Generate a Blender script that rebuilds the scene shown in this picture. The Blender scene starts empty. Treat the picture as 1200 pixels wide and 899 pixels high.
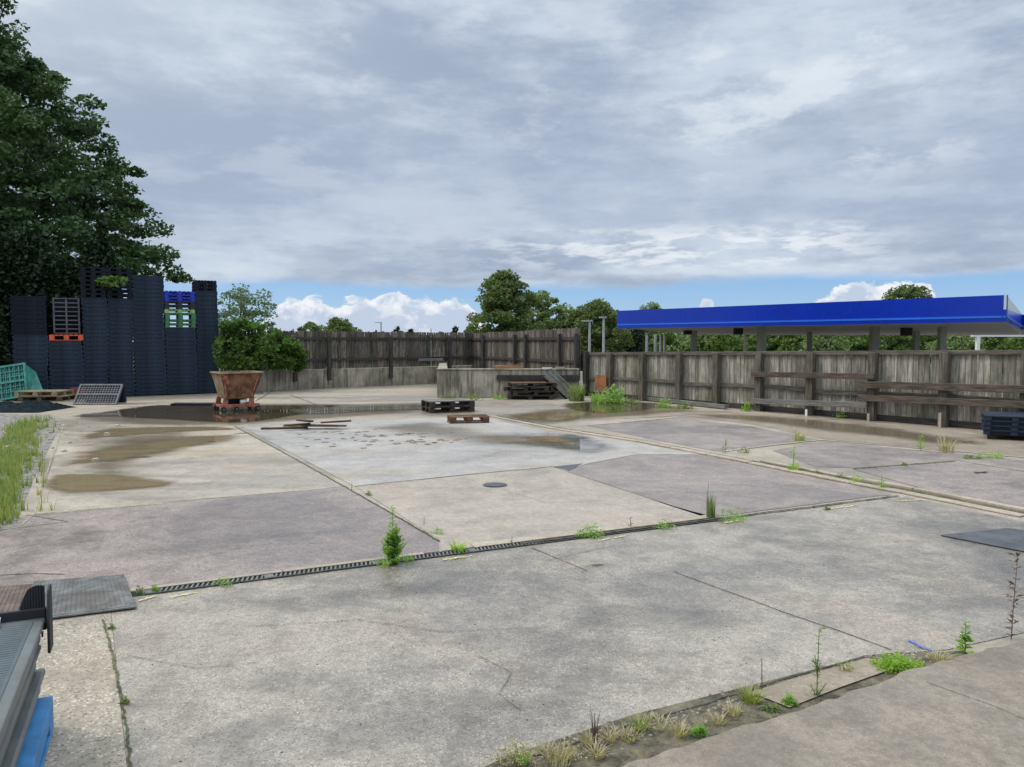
import bpy, math, random
import numpy as np
from mathutils import Vector, Matrix, noise as mnoise
R = math.radians
SC = bpy.context.scene
COL = SC.collection

# ------------------------------------------------------------------ camera
CAMZ = 1.75
FPX = 902.0            # focal length in pixels of the 1200 px wide photograph
PITCH = math.atan((449.5-400.0)/FPX)
cd = bpy.data.cameras.new('camera'); cam = bpy.data.objects.new('camera', cd); COL.objects.link(cam)
cd.sensor_fit = 'HORIZONTAL'; cd.sensor_width = 36.0; cd.lens = 36.0*FPX/1200.0
cd.clip_start = 0.05; cd.clip_end = 3000
cam.location = (0, 0, CAMZ); cam.rotation_euler = (R(90)-PITCH, 0, 0)
SC.camera = cam

# ------------------------------------------------------------------ sun, view
SUN_EL, SUN_AZ = 48.0, -75.0        # azimuth measured from +Y towards +X
sd = bpy.data.lights.new('sun', 'SUN'); sd.energy = 1.5; sd.angle = R(14); sd.color = (1.0, 0.93, 0.86)
sun = bpy.data.objects.new('sun', sd); COL.objects.link(sun)
sv = Vector((math.sin(R(SUN_AZ))*math.cos(R(SUN_EL)), math.cos(R(SUN_AZ))*math.cos(R(SUN_EL)), math.sin(R(SUN_EL))))
sun.rotation_euler = (-sv).to_track_quat('-Z', 'Y').to_euler(); sun.location = (0, 0, 40)
SC.view_settings.view_transform = 'Standard'; SC.view_settings.look = 'None'
SC.view_settings.exposure = 0.16; SC.view_settings.gamma = 1.0
try: SC.view_settings.use_curve_mapping = False
except Exception: pass

# ------------------------------------------------------------------ node helpers
class NT:
    def __init__(s, tree): s.t = tree; s.n = tree.nodes; s.l = tree.links
    def new(s, typ, **kw):
        n = s.n.new(typ)
        for k, v in kw.items(): setattr(n, k, v)
        return n
    def put(s, sock, v):
        if hasattr(v, 'is_output') or isinstance(v, bpy.types.NodeSocket): s.l.new(v, sock)
        elif isinstance(v, (tuple, list)):
            if len(v) == 3 and sock.type == 'RGBA': v = (*v, 1)
            sock.default_value = v
        else: sock.default_value = v
    def m(s, op, a, b=0.0, c=None, clamp=False):
        n = s.new('ShaderNodeMath', operation=op, use_clamp=clamp)
        s.put(n.inputs[0], a); s.put(n.inputs[1], b)
        if c is not None: s.put(n.inputs[2], c)
        return n.outputs[0]
    def mix(s, f, a, b, mode='MIX'):
        n = s.new('ShaderNodeMix', data_type='RGBA', blend_type=mode)
        s.put(n.inputs[0], f); s.put(n.inputs[6], a); s.put(n.inputs[7], b)
        return n.outputs[2]
    def mr(s, v, a, b, c=0.0, d=1.0, smooth=True):
        n = s.new('ShaderNodeMapRange', interpolation_type='SMOOTHSTEP' if smooth else 'LINEAR')
        s.put(n.inputs[0], v)
        for i, x in enumerate((a, b, c, d)): s.put(n.inputs[i+1], x)
        return n.outputs[0]
    def noise(s, vec, scale, detail=4, rough=0.55, dist=0.0):
        n = s.new('ShaderNodeTexNoise'); s.put(n.inputs['Vector'], vec)
        n.inputs['Scale'].default_value = scale; n.inputs['Detail'].default_value = detail
        n.inputs['Roughness'].default_value = rough; n.inputs['Distortion'].default_value = dist
        return n.outputs['Fac']
    def vor(s, vec, scale, out='Distance', feature='F1'):
        n = s.new('ShaderNodeTexVoronoi', feature=feature); s.put(n.inputs['Vector'], vec); n.inputs['Scale'].default_value = scale
        return n.outputs[out]
    def comb(s, x, y, z):
        n = s.new('ShaderNodeCombineXYZ'); s.put(n.inputs[0], x); s.put(n.inputs[1], y); s.put(n.inputs[2], z); return n.outputs[0]
    def mapping(s, vec, scale=(1, 1, 1), rot=(0, 0, 0), loc=(0, 0, 0)):
        n = s.new('ShaderNodeMapping'); s.put(n.inputs[0], vec)
        n.inputs['Scale'].default_value = scale; n.inputs['Rotation'].default_value = rot; n.inputs['Location'].default_value = loc
        return n.outputs[0]

# ------------------------------------------------------------------ world: Nishita sky + cloud deck
w = bpy.data.worlds.new('World'); SC.world = w; w.use_nodes = True
N = NT(w.node_tree); N.n.clear()
out = N.new('ShaderNodeOutputWorld'); bg = N.new('ShaderNodeBackground'); N.l.new(bg.outputs[0], out.inputs[0])
bg.inputs[1].default_value = 0.1
sky = N.new('ShaderNodeTexSky'); sky.sky_type = 'NISHITA'; sky.sun_disc = False
sky.sun_elevation = R(SUN_EL); sky.sun_rotation = R(SUN_AZ)
tc = N.new('ShaderNodeTexCoord'); Dv = tc.outputs['Generated']
sep = N.new('ShaderNodeSeparateXYZ'); N.l.new(Dv, sep.inputs[0]); dx, dy, dz = sep.outputs
az = N.m('ARCTAN2', dx, dy)
zc = N.m('MAXIMUM', dz, 0.0)
den = N.m('ADD', zc, 0.10)
pl = N.comb(N.m('DIVIDE', dx, den), N.m('DIVIDE', dy, den), 0.0)
ae = N.comb(N.m('MULTIPLY', az, 1.0), N.m('MULTIPLY', dz, 2.2), 0.3)
# deck texture
n1 = N.noise(N.mapping(pl, (0.55, 0.75, 1), loc=(3.1, 1.7, 0)), 1.0, 8, 0.60, 0.05)
n2 = N.noise(N.mapping(ae, (1, 1, 1), loc=(0.4, 1.1, 0)), 3.6, 9, 0.60, 0.08)
n3 = N.noise(N.mapping(ae, (1, 1.6, 1), loc=(5, 2, 0)), 10.0, 8, 0.62, 0.05)
ds = N.m('ADD', N.m('MULTIPLY', n1, 0.38), N.m('ADD', N.m('MULTIPLY', n2, 0.42), N.m('MULTIPLY', n3, 0.20)))
f = N.mr(ds, 0.42, 0.59)
deck = N.mix(f, (3.05, 3.60, 4.65), (5.1, 5.7, 6.5))
bil = N.noise(N.mapping(ae, (1, 1.3, 1), rot=(0, 0, 0.35), loc=(2.2, 4.1, 0)), 5.2, 10, 0.62, 0.12)
deck = N.mix(N.m('MULTIPLY', N.mr(bil, 0.53, 0.66), 0.42), deck, (6.1, 6.55, 7.05))
deck = N.mix(N.m('MULTIPLY', N.mr(bil, 0.48, 0.37), 0.4), deck, (2.95, 3.5, 4.45))
# brighter towards the upper left where the sun hides, darker belt lower down in the middle
gl = N.m('MULTIPLY', N.mr(az, -0.05, -0.6), N.mr(dz, 0.20, 0.42))
deck = N.mix(N.m('MULTIPLY', gl, 0.55), deck, (6.6, 7.15, 7.5))
belt = N.m('MULTIPLY', N.mr(dz, 0.10, 0.16), N.mr(dz, 0.30, 0.20))
deck = N.mix(N.m('MULTIPLY', belt, 0.4), deck, (3.5, 4.1, 5.25))
# bright torn puffs just above the deck's lower edge, right of centre
pf = N.noise(N.mapping(ae, (1, 1.8, 1), loc=(1.3, 0.2, 0)), 15.0, 9, 0.62, 0.12)
pw = N.m('MULTIPLY', N.m('MULTIPLY', N.mr(dz, 0.080, 0.105), N.mr(dz, 0.155, 0.125)), N.m('MULTIPLY', N.mr(az, -0.15, 0.15), N.mr(az, 0.50, 0.36)))
pm = N.m('MULTIPLY', N.mr(pf, 0.47, 0.62), pw)
deck = N.mix(N.m('MULTIPLY', pm, 0.75), deck, (7.3, 7.6, 7.9))
pf2 = N.noise(N.mapping(ae, (1, 1.1, 1), loc=(4.3, 0.9, 0)), 8.0, 9, 0.62, 0.15)
pw2 = N.m('MULTIPLY', N.m('MULTIPLY', N.mr(dz, 0.16, 0.22), N.mr(dz, 0.42, 0.34)), N.m('MULTIPLY', N.mr(az, 0.08, 0.26), N.mr(az, 0.62, 0.46)))
deck = N.mix(N.m('MULTIPLY', N.m('MULTIPLY', N.mr(pf2, 0.50, 0.63), pw2), 0.55), deck, (6.7, 7.1, 7.5))
deck = N.mix(1.0, deck, (1.06, 1.085, 1.10), 'MULTIPLY')
# lower edge of the deck
edge_n = N.noise(N.mapping(ae, (1, 1.3, 1)), 6.0, 6, 0.6)
edz = N.m('ADD', dz, N.m('MULTIPLY', N.m('SUBTRACT', edge_n, 0.5), 0.032))
edz = N.m('SUBTRACT', edz, N.m('MULTIPLY', N.mr(az, -0.1, 0.55), 0.004))
dm = N.mr(edz, 0.064, 0.0775)
# clear band: real sky, a little deeper blue
blue = N.mix(0.8, sky.outputs[0], N.mix(N.mr(dz, 0.0, 0.09), (4.0, 5.9, 8.0), (2.2, 4.5, 7.9)))
# cumulus low on the horizon
cn = N.noise(N.mapping(N.comb(az, N.m('MULTIPLY', dz, 1.5), 0.0), loc=(0.9, 0, 0)), 17.0, 7, 0.58, 0.25)
hgt = N.m('ADD', N.m('MULTIPLY', N.m('MULTIPLY', N.mr(az, -0.36, -0.26), N.mr(az, -0.01, -0.07)), 0.049),
          N.m('MULTIPLY', N.m('MULTIPLY', N.mr(az, 0.30, 0.40), N.mr(az, 0.56, 0.47)), 0.066))
hgt = N.m('ADD', hgt, N.m('MULTIPLY', N.m('MULTIPLY', N.mr(az, 0.215, 0.245), N.mr(az, 0.275, 0.25)), 0.052))
hgt = N.m('ADD', hgt, 0.006)
hc = N.m('MULTIPLY', hgt, N.m('ADD', 0.35, N.m('MULTIPLY', cn, 1.15)))
cm = N.mr(N.m('SUBTRACT', hc, dz), -0.0015, 0.003)
cs = N.noise(N.mapping(N.comb(az, N.m('MULTIPLY', dz, 1.5), 0.0), loc=(0.9, 0.022, 0)), 26.0, 7, 0.6, 0.3)
shade = N.m('ADD', N.mr(N.m('SUBTRACT', hc, dz), 0.022, 0.0), N.m('SUBTRACT', N.mr(cs, 0.4, 0.62), 0.6), clamp=True)
cum = N.mix(shade, (4.9, 5.6, 6.9), (8.4, 8.5, 8.6))
low = N.mix(N.m('MULTIPLY', cm, 0.92), blue, cum)
col = N.mix(dm, low, deck)
# the overcast gets brighter towards the zenith (CIE overcast), outside the frame
up = N.m('ADD', 1.0, N.m('MULTIPLY', N.mr(dz, 0.42, 0.9), 2.0))
warmup = N.m('MULTIPLY', up, N.mr(dz, 0.42, 0.9, 1.0, 0.90))
col = N.mix(1.0, col, N.comb(up, up, warmup), 'MULTIPLY')
# ground half of the dome
col = N.mix(N.mr(dz, -0.02, 0.0), (1.2, 1.3, 1.2), col)
N.l.new(col, bg.inputs[0])

# ------------------------------------------------------------------ geometry helpers
def ray(px, py):
    x = (px-600.0)/FPX; u = -(py-449.5)/FPX
    return Vector((x, math.cos(PITCH)+u*math.sin(PITCH), -math.sin(PITCH)+u*math.cos(PITCH)))
def P(px, py, z=0.0):
    r = ray(px, py); t = (z-CAMZ)/r.z
    return Vector((r.x*t, r.y*t, z))
def DD(px, py, d):
    r = ray(px, py); t = d/r.y
    return Vector((r.x*t, d, CAMZ+r.z*t))
def zat(px, py, pt):
    r = ray(px, py); return CAMZ + r.z*(pt[1]/r.y)
def on_line(A, B, px):
    # ground point on world line AB seen in picture column px
    k = (px-600.0)/FPX/math.cos(PITCH)*1.0
    dxy = B-A
    # x = k*y  (horizon approximation)
    t = (k*A.y-A.x)/(dxy.x-k*dxy.y)
    p = A+dxy*t; p.z = 0; return p
U = Vector((-0.462, 0.887, 0)); V = Vector((0.887, 0.462, 0))

def tag(o, label=None, cat=None, group=None, kind=None):
    if label: o['label'] = label
    if cat: o['category'] = cat
    if group: o['group'] = group
    if kind: o['kind'] = kind
    return o
def empty(name, loc, label, cat, group=None, rz=0.0):
    o = bpy.data.objects.new(name, None); COL.objects.link(o); o.location = loc; o.rotation_euler = (0, 0, rz)
    o.empty_display_size = 0.2
    return tag(o, label, cat, group)

class MB:
    def __init__(s): s.v = []; s.f = []
    def add(s, vs, fs):
        b = len(s.v); s.v += [tuple(v) for v in vs]; s.f += [tuple(i+b for i in f) for f in fs]
    def hexa(s, c):      # c: 8 corners bottom 4 ccw, top 4 ccw
        s.add(c, [(3,2,1,0),(4,5,6,7),(0,1,5,4),(1,2,6,5),(2,3,7,6),(3,0,4,7)])
    def box(s, x0, x1, y0, y1, z0, z1, M=None):
        c = [Vector(p) for p in ((x0,y0,z0),(x1,y0,z0),(x1,y1,z0),(x0,y1,z0),(x0,y0,z1),(x1,y0,z1),(x1,y1,z1),(x0,y1,z1))]
        if M is not None: c = [M @ p for p in c]
        s.hexa(c)
    def beam(s, a, b, wd, h, up=Vector((0,0,1))):   # rectangular bar from a to b
        a = Vector(a); b = Vector(b); d = (b-a).normalized()
        sd = d.cross(up)
        if sd.length < 1e-4: sd = Vector((1,0,0))
        sd.normalize(); uu = sd.cross(d).normalized()
        o = [(-wd/2,-h/2),(wd/2,-h/2),(wd/2,h/2),(-wd/2,h/2)]
        s.hexa([a+sd*p+uu*q for p,q in o]+[b+sd*p+uu*q for p,q in o])
    def tube(s, pts, rads, seg=8, cap=True):
        pts = [Vector(p) for p in pts]; rings = []
        for i, p in enumerate(pts):
            d = (pts[min(i+1,len(pts)-1)]-pts[max(i-1,0)]).normalized()
            sd = d.cross(Vector((0,0,1)))
            if sd.length < 1e-3: sd = Vector((1,0,0))
            sd.normalize(); uu = sd.cross(d)
            rings.append([p+(sd*math.cos(2*math.pi*k/seg)+uu*math.sin(2*math.pi*k/seg))*rads[i] for k in range(seg)])
        vs = [v for r in rings for v in r]; fs = []
        for i in range(len(pts)-1):
            for k in range(seg):
                fs.append((i*seg+k, i*seg+(k+1)%seg, (i+1)*seg+(k+1)%seg, (i+1)*seg+k))
        if cap: fs.append(tuple(range(seg-1,-1,-1))); fs.append(tuple((len(pts)-1)*seg+k for k in range(seg)))
        s.add(vs, fs)
    def prism(s, poly, z0, z1):
        n = len(poly); vs = [(p[0],p[1],z0) for p in poly]+[(p[0],p[1],z1) for p in poly]
        s.add(vs, [tuple(range(n-1,-1,-1)), tuple(range(n,2*n))]+[(i,(i+1)%n,n+(i+1)%n,n+i) for i in range(n)])
    def build(s, name, mat, parent=None, bevel=0.0, smooth=False, loc=None):
        me = bpy.data.meshes.new(name); me.from_pydata([tuple(v) for v in s.v], [], s.f); me.update()
        if smooth:
            for p in me.polygons: p.use_smooth = True
        me.materials.append(mat)
        o = bpy.data.objects.new(name, me); COL.objects.link(o)
        if parent is not None: o.parent = parent
        if loc is not None: o.location = loc
        if bevel > 0:
            b = o.modifiers.new('bevel', 'BEVEL'); b.width = bevel; b.segments = 2; b.limit_method = 'ANGLE'
        return o
def mesh_np(name, verts, quads, mat, parent=None, loc=None):
    me = bpy.data.meshes.new(name); nv = len(verts); nf = len(quads)
    me.vertices.add(nv); me.vertices.foreach_set('co', np.asarray(verts, dtype=np.float32).ravel())
    me.loops.add(nf*4); me.loops.foreach_set('vertex_index', np.asarray(quads, dtype=np.int32).ravel())
    me.polygons.add(nf); me.polygons.foreach_set('loop_start', np.arange(nf, dtype=np.int32)*4)
    me.update(calc_edges=True); me.validate()
    me.materials.append(mat)
    o = bpy.data.objects.new(name, me); COL.objects.link(o)
    if parent is not None: o.parent = parent
    if loc is not None: o.location = loc
    return o

# ------------------------------------------------------------------ materials
def newmat(name):
    m = bpy.data.materials.new(name); m.use_nodes = True; n = NT(m.node_tree)
    b = n.n.get('Principled BSDF'); return m, n, b
def bump(n, b, h, strength, dist):
    bn = n.new('ShaderNodeBump'); bn.inputs['Strength'].default_value = strength; bn.inputs['Distance'].default_value = dist
    n.put(bn.inputs['Height'], h); n.l.new(bn.outputs[0], b.inputs['Normal'])
def objc(n): return n.new('ShaderNodeTexCoord').outputs['Object']

def concrete(name, ca, cb, speck=(0.5,0.48,0.43), speck_amt=0.5, rough=(0.35,0.75), wet=0.4, wetcol=0.55, seed=0.0, agg=110, warm=(0.30,0.24,0.16), warm_amt=0.25, bmp=0.5, streak=1.0):
    m, n, b = newmat(name); c0 = objc(n); c = n.mapping(c0, loc=(seed, seed*1.7, 0))
    st = n.mapping(c0, (streak, 1, 1), rot=(0,0,-0.48), loc=(seed*2, seed, 0))
    big = n.noise(st, 0.55, 6, 0.62, 0.4); mid = n.noise(c, 3.5, 6, 0.68, 0.2); fine = n.noise(c, 45, 3, 0.7)
    f = n.m('ADD', n.m('MULTIPLY', big, 0.5), n.m('MULTIPLY', mid, 0.5))
    col = n.mix(n.mr(f, 0.38, 0.62), ca, cb)
    wn = n.noise(n.mapping(st, loc=(7,3,0)), 0.9, 5, 0.6, 0.6)
    col = n.mix(n.m('MULTIPLY', n.mr(wn, 0.5, 0.68), warm_amt), col, warm)
    mot = n.noise(n.mapping(c, loc=(1,8,0)), 17, 5, 0.75, 0.3)
    col = n.mix(n.m('MULTIPLY', n.mr(mot, 0.40, 0.60), 0.5), n.mix(1.0, col, (0.78,0.775,0.765), 'MULTIPLY'), n.mix(1.0, col, (1.16,1.155,1.14), 'MULTIPLY'))
    vd = n.vor(c, agg); vc = n.vor(c, agg, 'Color')
    sepc = n.new('ShaderNodeSeparateColor'); n.l.new(vc, sepc.inputs[0])
    stone = n.m('MULTIPLY', n.mr(vd, 0.55, 0.35), n.mr(sepc.outputs[0], 0.55, 0.85))
    dark = n.m('MULTIPLY', n.mr(vd, 0.6, 0.3), n.mr(sepc.outputs[1], 0.62, 0.9))
    expo = n.mr(mid, 0.35, 0.6)
    col = n.mix(n.m('MULTIPLY', n.m('MULTIPLY', stone, expo), speck_amt), col, speck)
    col = n.mix(n.m('MULTIPLY', dark, speck_amt*0.8), col, (0.07, 0.068, 0.062))
    col = n.mix(n.m('MULTIPLY', n.mr(fine, 0.3, 0.7), 0.35), col, n.mix(1.0, col, (0.62,0.62,0.62), 'MULTIPLY'))
    v2 = n.vor(n.mapping(c, loc=(5,5,0)), agg*0.42); v2c = n.vor(n.mapping(c, loc=(5,5,0)), agg*0.42, 'Color')
    s2 = n.new('ShaderNodeSeparateColor'); n.l.new(v2c, s2.inputs[0])
    col = n.mix(n.m('MULTIPLY', n.m('MULTIPLY', n.mr(v2, 0.34, 0.22), n.mr(s2.outputs[0], 0.74, 0.92)), speck_amt*0.5), col, speck)
    # small dark spots and oil stains
    sp = n.noise(n.mapping(c, loc=(11,5,0)), 7.0, 3, 0.5)
    col = n.mix(n.m('MULTIPLY', n.mr(sp, 0.70, 0.78), 0.6), col, (0.06,0.055,0.045))
    wm = n.noise(n.mapping(st, (1,1,1), loc=(2,9,0)), 0.42, 6, 0.62, 0.8)
    wmask = n.m('MULTIPLY', n.mr(wm, 0.46, 0.60), wet)
    col = n.mix(wmask, col, n.mix(1.0, col, (wetcol, wetcol, wetcol*1.02), 'MULTIPLY'))
    col = n.mix(1.0, col, (1.14, 1.045, 1.005), 'MULTIPLY')
    n.l.new(col, b.inputs['Base Color'])
    rg = n.m('ADD', n.m('MULTIPLY', n.m('SUBTRACT', 1.0, wmask), rough[1]-rough[0]), rough[0])
    rg = n.m('ADD', rg, n.m('MULTIPLY', n.m('SUBTRACT', mid, 0.5), 0.5), clamp=True)
    n.l.new(rg, b.inputs['Roughness'])
    hh = n.m('ADD', n.m('MULTIPLY', vd, 0.5), n.m('MULTIPLY', fine, 0.6))
    bump(n, b, hh, bmp, 0.004)
    return m

M = {}
M['near'] = concrete('near_slab_concrete', (0.225,0.21,0.185), (0.37,0.348,0.305), wet=0.6, wetcol=0.68, rough=(0.13,0.42), seed=1.0, agg=105, speck_amt=0.9, bmp=0.45, warm=(0.34,0.26,0.19))
M['side'] = concrete('side_slab_concrete', (0.30,0.275,0.23), (0.43,0.395,0.33), wet=0.1, rough=(0.5,0.8), seed=4.0, agg=75, speck=(0.6,0.57,0.5), speck_amt=1.0, bmp=0.9)
M['pink'] = concrete('pink_tarmac', (0.232,0.202,0.193), (0.31,0.271,0.259), speck=(0.47,0.42,0.40), wet=0.5, rough=(0.22,0.52), seed=2.0, agg=80, speck_amt=0.8, warm_amt=0.08, bmp=0.5)
M['beige'] = concrete('beige_slab_concrete', (0.33,0.30,0.25), (0.44,0.40,0.34), wet=0.4, rough=(0.18,0.46), seed=3.0, agg=100, speck_amt=0.5, wetcol=0.75, warm=(0.40,0.31,0.22))
M['pale'] = concrete('pale_slab_concrete', (0.38,0.35,0.295), (0.49,0.45,0.38), wet=0.6, rough=(0.20,0.52), seed=5.0, agg=70, speck_amt=0.3, wetcol=0.66, warm_amt=0.55, streak=0.4, bmp=0.35, warm=(0.30,0.24,0.15))
M['smooth'] = concrete('smooth_grey_concrete', (0.35,0.345,0.335), (0.46,0.45,0.435), wet=0.6, rough=(0.16,0.45), seed=6.0, agg=70, speck_amt=0.25, wetcol=0.72, warm_amt=0.65, streak=0.4, bmp=0.25, warm=(0.36,0.31,0.24))
M['far'] = concrete('far_concrete', (0.31,0.28,0.23), (0.42,0.385,0.325), wet=0.6, rough=(0.22,0.6), seed=8.0, agg=60, speck_amt=0.3, wetcol=0.62, warm_amt=0.55, streak=0.3, bmp=0.4)
M['brown'] = concrete('brown_damp_concrete', (0.235,0.20,0.155), (0.32,0.28,0.225), wet=0.5, rough=(0.3,0.65), seed=9.0, agg=60, speck_amt=0.3, streak=0.5)
M['apron'] = concrete('apron_concrete', (0.205,0.185,0.155), (0.285,0.26,0.22), wet=0.2, rough=(0.55,0.85), seed=12.0, agg=160, speck=(0.45,0.40,0.33), speck_amt=0.45, bmp=0.45)
M['wall'] = None
M['kerbc'] = concrete('kerb_concrete', (0.34,0.31,0.25), (0.46,0.42,0.345), wet=0.15, rough=(0.4,0.75), seed=13.0, agg=90, speck_amt=0.2)

def simple(name, colr, rough=0.6, metal=0.0, var=0.25, scale=6.0, bmp=0.2, dist=0.003, spec=0.5, grime=None, grime_amt=0.5, island=0.0, stretch=(1,1,1)):
    m, n, b = newmat(name); c = objc(n); cc = n.mapping(c, stretch)
    nz = n.noise(cc, scale, 6, 0.65, 0.2); nf = n.noise(cc, scale*8, 4, 0.7)
    dk = tuple(x*(1-var) for x in colr); lt = tuple(min(1, x*(1+var)) for x in colr)
    col = n.mix(n.mr(nz, 0.35, 0.65), dk, lt)
    if grime is not None:
        g = n.noise(n.mapping(cc, loc=(3,3,3)), scale*0.6, 6, 0.7, 0.5)
        col = n.mix(n.m('MULTIPLY', n.mr(g, 0.46, 0.62), grime_amt), col, grime)
    if island > 0:
        gi = n.new('ShaderNodeNewGeometry').outputs['Random Per Island']
        hs = n.new('ShaderNodeHueSaturation'); n.l.new(col, hs.inputs['Color'])
        n.put(hs.inputs['Value'], n.m('ADD', 1-island, n.m('MULTIPLY', gi, 2*island))); col = hs.outputs[0]
    n.l.new(col, b.inputs['Base Color'])
    n.put(b.inputs['Roughness'], n.m('ADD', rough-0.1, n.m('MULTIPLY', nf, 0.2), clamp=True))
    b.inputs['Metallic'].default_value = metal; b.inputs['Specular IOR Level'].default_value = spec
    if bmp > 0: bump(n, b, n.m('ADD', nz, n.m('MULTIPLY', nf, 0.4)), bmp, dist)
    return m

def wood(name, colr, dark, streak=14.0, island=0.35, green=None, rough=0.8, horiz=False):
    m, n, b = newmat(name); c = objc(n)
    gi = n.new('ShaderNodeNewGeometry').outputs['Random Per Island']
    off = n.comb(n.m('MULTIPLY', gi, 31.0), n.m('MULTIPLY', gi, 17.0), 0.0)
    va = n.new('ShaderNodeVectorMath', operation='ADD'); n.l.new(c, va.inputs[0]); n.l.new(off, va.inputs[1])
    g = n.noise(n.mapping(va.outputs[0], (1.3, 1.3, streak*1.6) if horiz else (streak, streak, 1.2)), 2.0, 6, 0.7, 0.3)
    blot = n.noise(n.mapping(va.outputs[0], (1,1,1)), 2.2, 5, 0.65)
    col = n.mix(n.mr(g, 0.36, 0.66), dark, colr)
    col = n.mix(n.m('MULTIPLY', n.mr(blot, 0.5, 0.68), 0.55), col, dark)
    if green: col = n.mix(n.m('MULTIPLY', n.mr(n.noise(c, 1.6, 5, 0.7), 0.5, 0.66), 0.5), col, green)
    hs = n.new('ShaderNodeHueSaturation'); n.l.new(col, hs.inputs['Color'])
    n.put(hs.inputs['Value'], n.m('ADD', 1-island, n.m('MULTIPLY', gi, 2*island)))
    n.l.new(hs.outputs[0], b.inputs['Base Color']); b.inputs['Roughness'].default_value = rough
    b.inputs['Specular IOR Level'].default_value = 0.3
    bump(n, b, g, 0.5, 0.004)
    return m

def leafmat(name, ca, cb, rough=0.55, trans=0.3, clump=1.2):
    m, n, b = newmat(name); c = objc(n)
    gi = n.new('ShaderNodeNewGeometry').outputs['Random Per Island']
    nz = n.noise(c, clump, 4, 0.6)
    f = n.m('ADD', n.m('MULTIPLY', gi, 0.55), n.m('MULTIPLY', n.mr(nz, 0.35, 0.65), 0.45))
    col = n.mix(f, ca, cb); n.l.new(col, b.inputs['Base Color'])
    b.inputs['Roughness'].default_value = rough; b.inputs['Specular IOR Level'].default_value = 0.35
    tr = n.new('ShaderNodeBsdfTranslucent'); n.l.new(n.mix(1.0, col, (1.3,1.5,0.6), 'MULTIPLY'), tr.inputs[0])
    ms = n.new('ShaderNodeMixShader'); ms.inputs[0].default_value = trans
    n.l.new(b.outputs[0], ms.inputs[1]); n.l.new(tr.outputs[0], ms.inputs[2])
    o = n.n.get('Material Output'); n.l.new(ms.outputs[0], o.inputs[0])
    return m

def wallmat():
    m, n, b = newmat('stained_wall_concrete'); c = objc(n)
    big = n.noise(c, 1.2, 6, 0.65, 0.4); run = n.noise(n.mapping(c, (7,7,0.5)), 1.2, 5, 0.7, 0.3); fine = n.noise(c, 30, 4, 0.7)
    col = n.mix(n.mr(big, 0.35, 0.65), (0.22,0.185,0.145), (0.48,0.42,0.335))
    col = n.mix(n.m('MULTIPLY', n.mr(run, 0.48, 0.62), 0.7), col, (0.06,0.05,0.038))
    col = n.mix(n.m('MULTIPLY', n.mr(n.noise(n.mapping(c, loc=(4,4,4)), 1.6, 5, 0.7), 0.5, 0.65), 0.3), col, (0.12,0.13,0.07))
    col = n.mix(n.m('MULTIPLY', n.mr(fine, 0.4, 0.7), 0.35), col, (0.12,0.11,0.09))
    n.l.new(col, b.inputs['Base Color']); b.inputs['Roughness'].default_value = 0.85
    bump(n, b, n.m('ADD', fine, big), 0.6, 0.01)
    return m
M['wall'] = wallmat()
M['fence_dark'] = wood('weathered_dark_fence_wood', (0.215,0.18,0.15), (0.055,0.046,0.04), island=0.5)
M['fence'] = wood('weathered_fence_wood', (0.40,0.365,0.31), (0.17,0.15,0.125), island=0.36, green=(0.12,0.125,0.06))
M['post'] = wood('fence_post_wood', (0.20,0.17,0.135), (0.07,0.058,0.047), island=0.25, green=(0.09,0.09,0.05))
M['rail'] = wood('fence_rail_wood', (0.22,0.185,0.15), (0.075,0.062,0.05), island=0.25, horiz=True)
M['rail_dark'] = wood('dark_rail_wood', (0.075,0.065,0.06), (0.03,0.027,0.026), island=0.25, horiz=True)
M['post_dark'] = wood('dark_post_wood', (0.075,0.065,0.06), (0.03,0.027,0.026), island=0.25)
M['barrier'] = wood('barrier_timber', (0.17,0.135,0.105), (0.055,0.042,0.034), island=0.25, horiz=True)
M['pallet_dark'] = wood('wet_dark_pallet_wood', (0.11,0.085,0.065), (0.025,0.02,0.016), island=0.4, horiz=True)
M['pallet_grey'] = wood('grey_pallet_wood', (0.26,0.245,0.225), (0.12,0.11,0.10), island=0.3, horiz=True)
M['pallet_new'] = wood('yellow_pallet_wood', (0.42,0.34,0.20), (0.24,0.18,0.10), island=0.3, horiz=True)
M['pallet_brown'] = wood('brown_wood', (0.20,0.11,0.06), (0.07,0.04,0.025), island=0.4, horiz=True)
M['orange_wood'] = wood('orange_wood', (0.42,0.23,0.09), (0.20,0.10,0.04), island=0.3, horiz=True)
M['navy'] = simple('navy_plastic', (0.021,0.035,0.058), 0.6, spec=0.25, var=0.3, scale=2.5, bmp=0.1, island=0.2, grime=(0.05,0.06,0.07), grime_amt=0.3)
M['navy2'] = simple('black_navy_plastic', (0.007,0.010,0.020), 0.6, spec=0.25, var=0.3, scale=2.5, bmp=0.1, island=0.2)
M['blackp'] = simple('black_plastic', (0.018,0.018,0.022), 0.45, var=0.2, scale=6, bmp=0.1)
M['greyp'] = simple('grey_plastic_grid', (0.10,0.10,0.115), 0.55, var=0.3, scale=6, bmp=0.1)
M['bluep'] = simple('bright_blue_plastic', (0.012,0.035,0.42), 0.4, var=0.15, scale=3, bmp=0.05)
M['greenp'] = simple('green_plastic', (0.05,0.16,0.07), 0.45, var=0.2, scale=3, bmp=0.05)
M['limep'] = simple('pale_green_plastic', (0.25,0.42,0.17), 0.45, var=0.2, scale=3, bmp=0.05)
M['orangep'] = simple('orange_plastic', (0.70,0.10,0.03), 0.45, var=0.15, scale=3, bmp=0.05)
M['teal'] = simple('teal_crate_plastic', (0.06,0.27,0.22), 0.45, var=0.25, scale=4, bmp=0.05)
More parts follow.
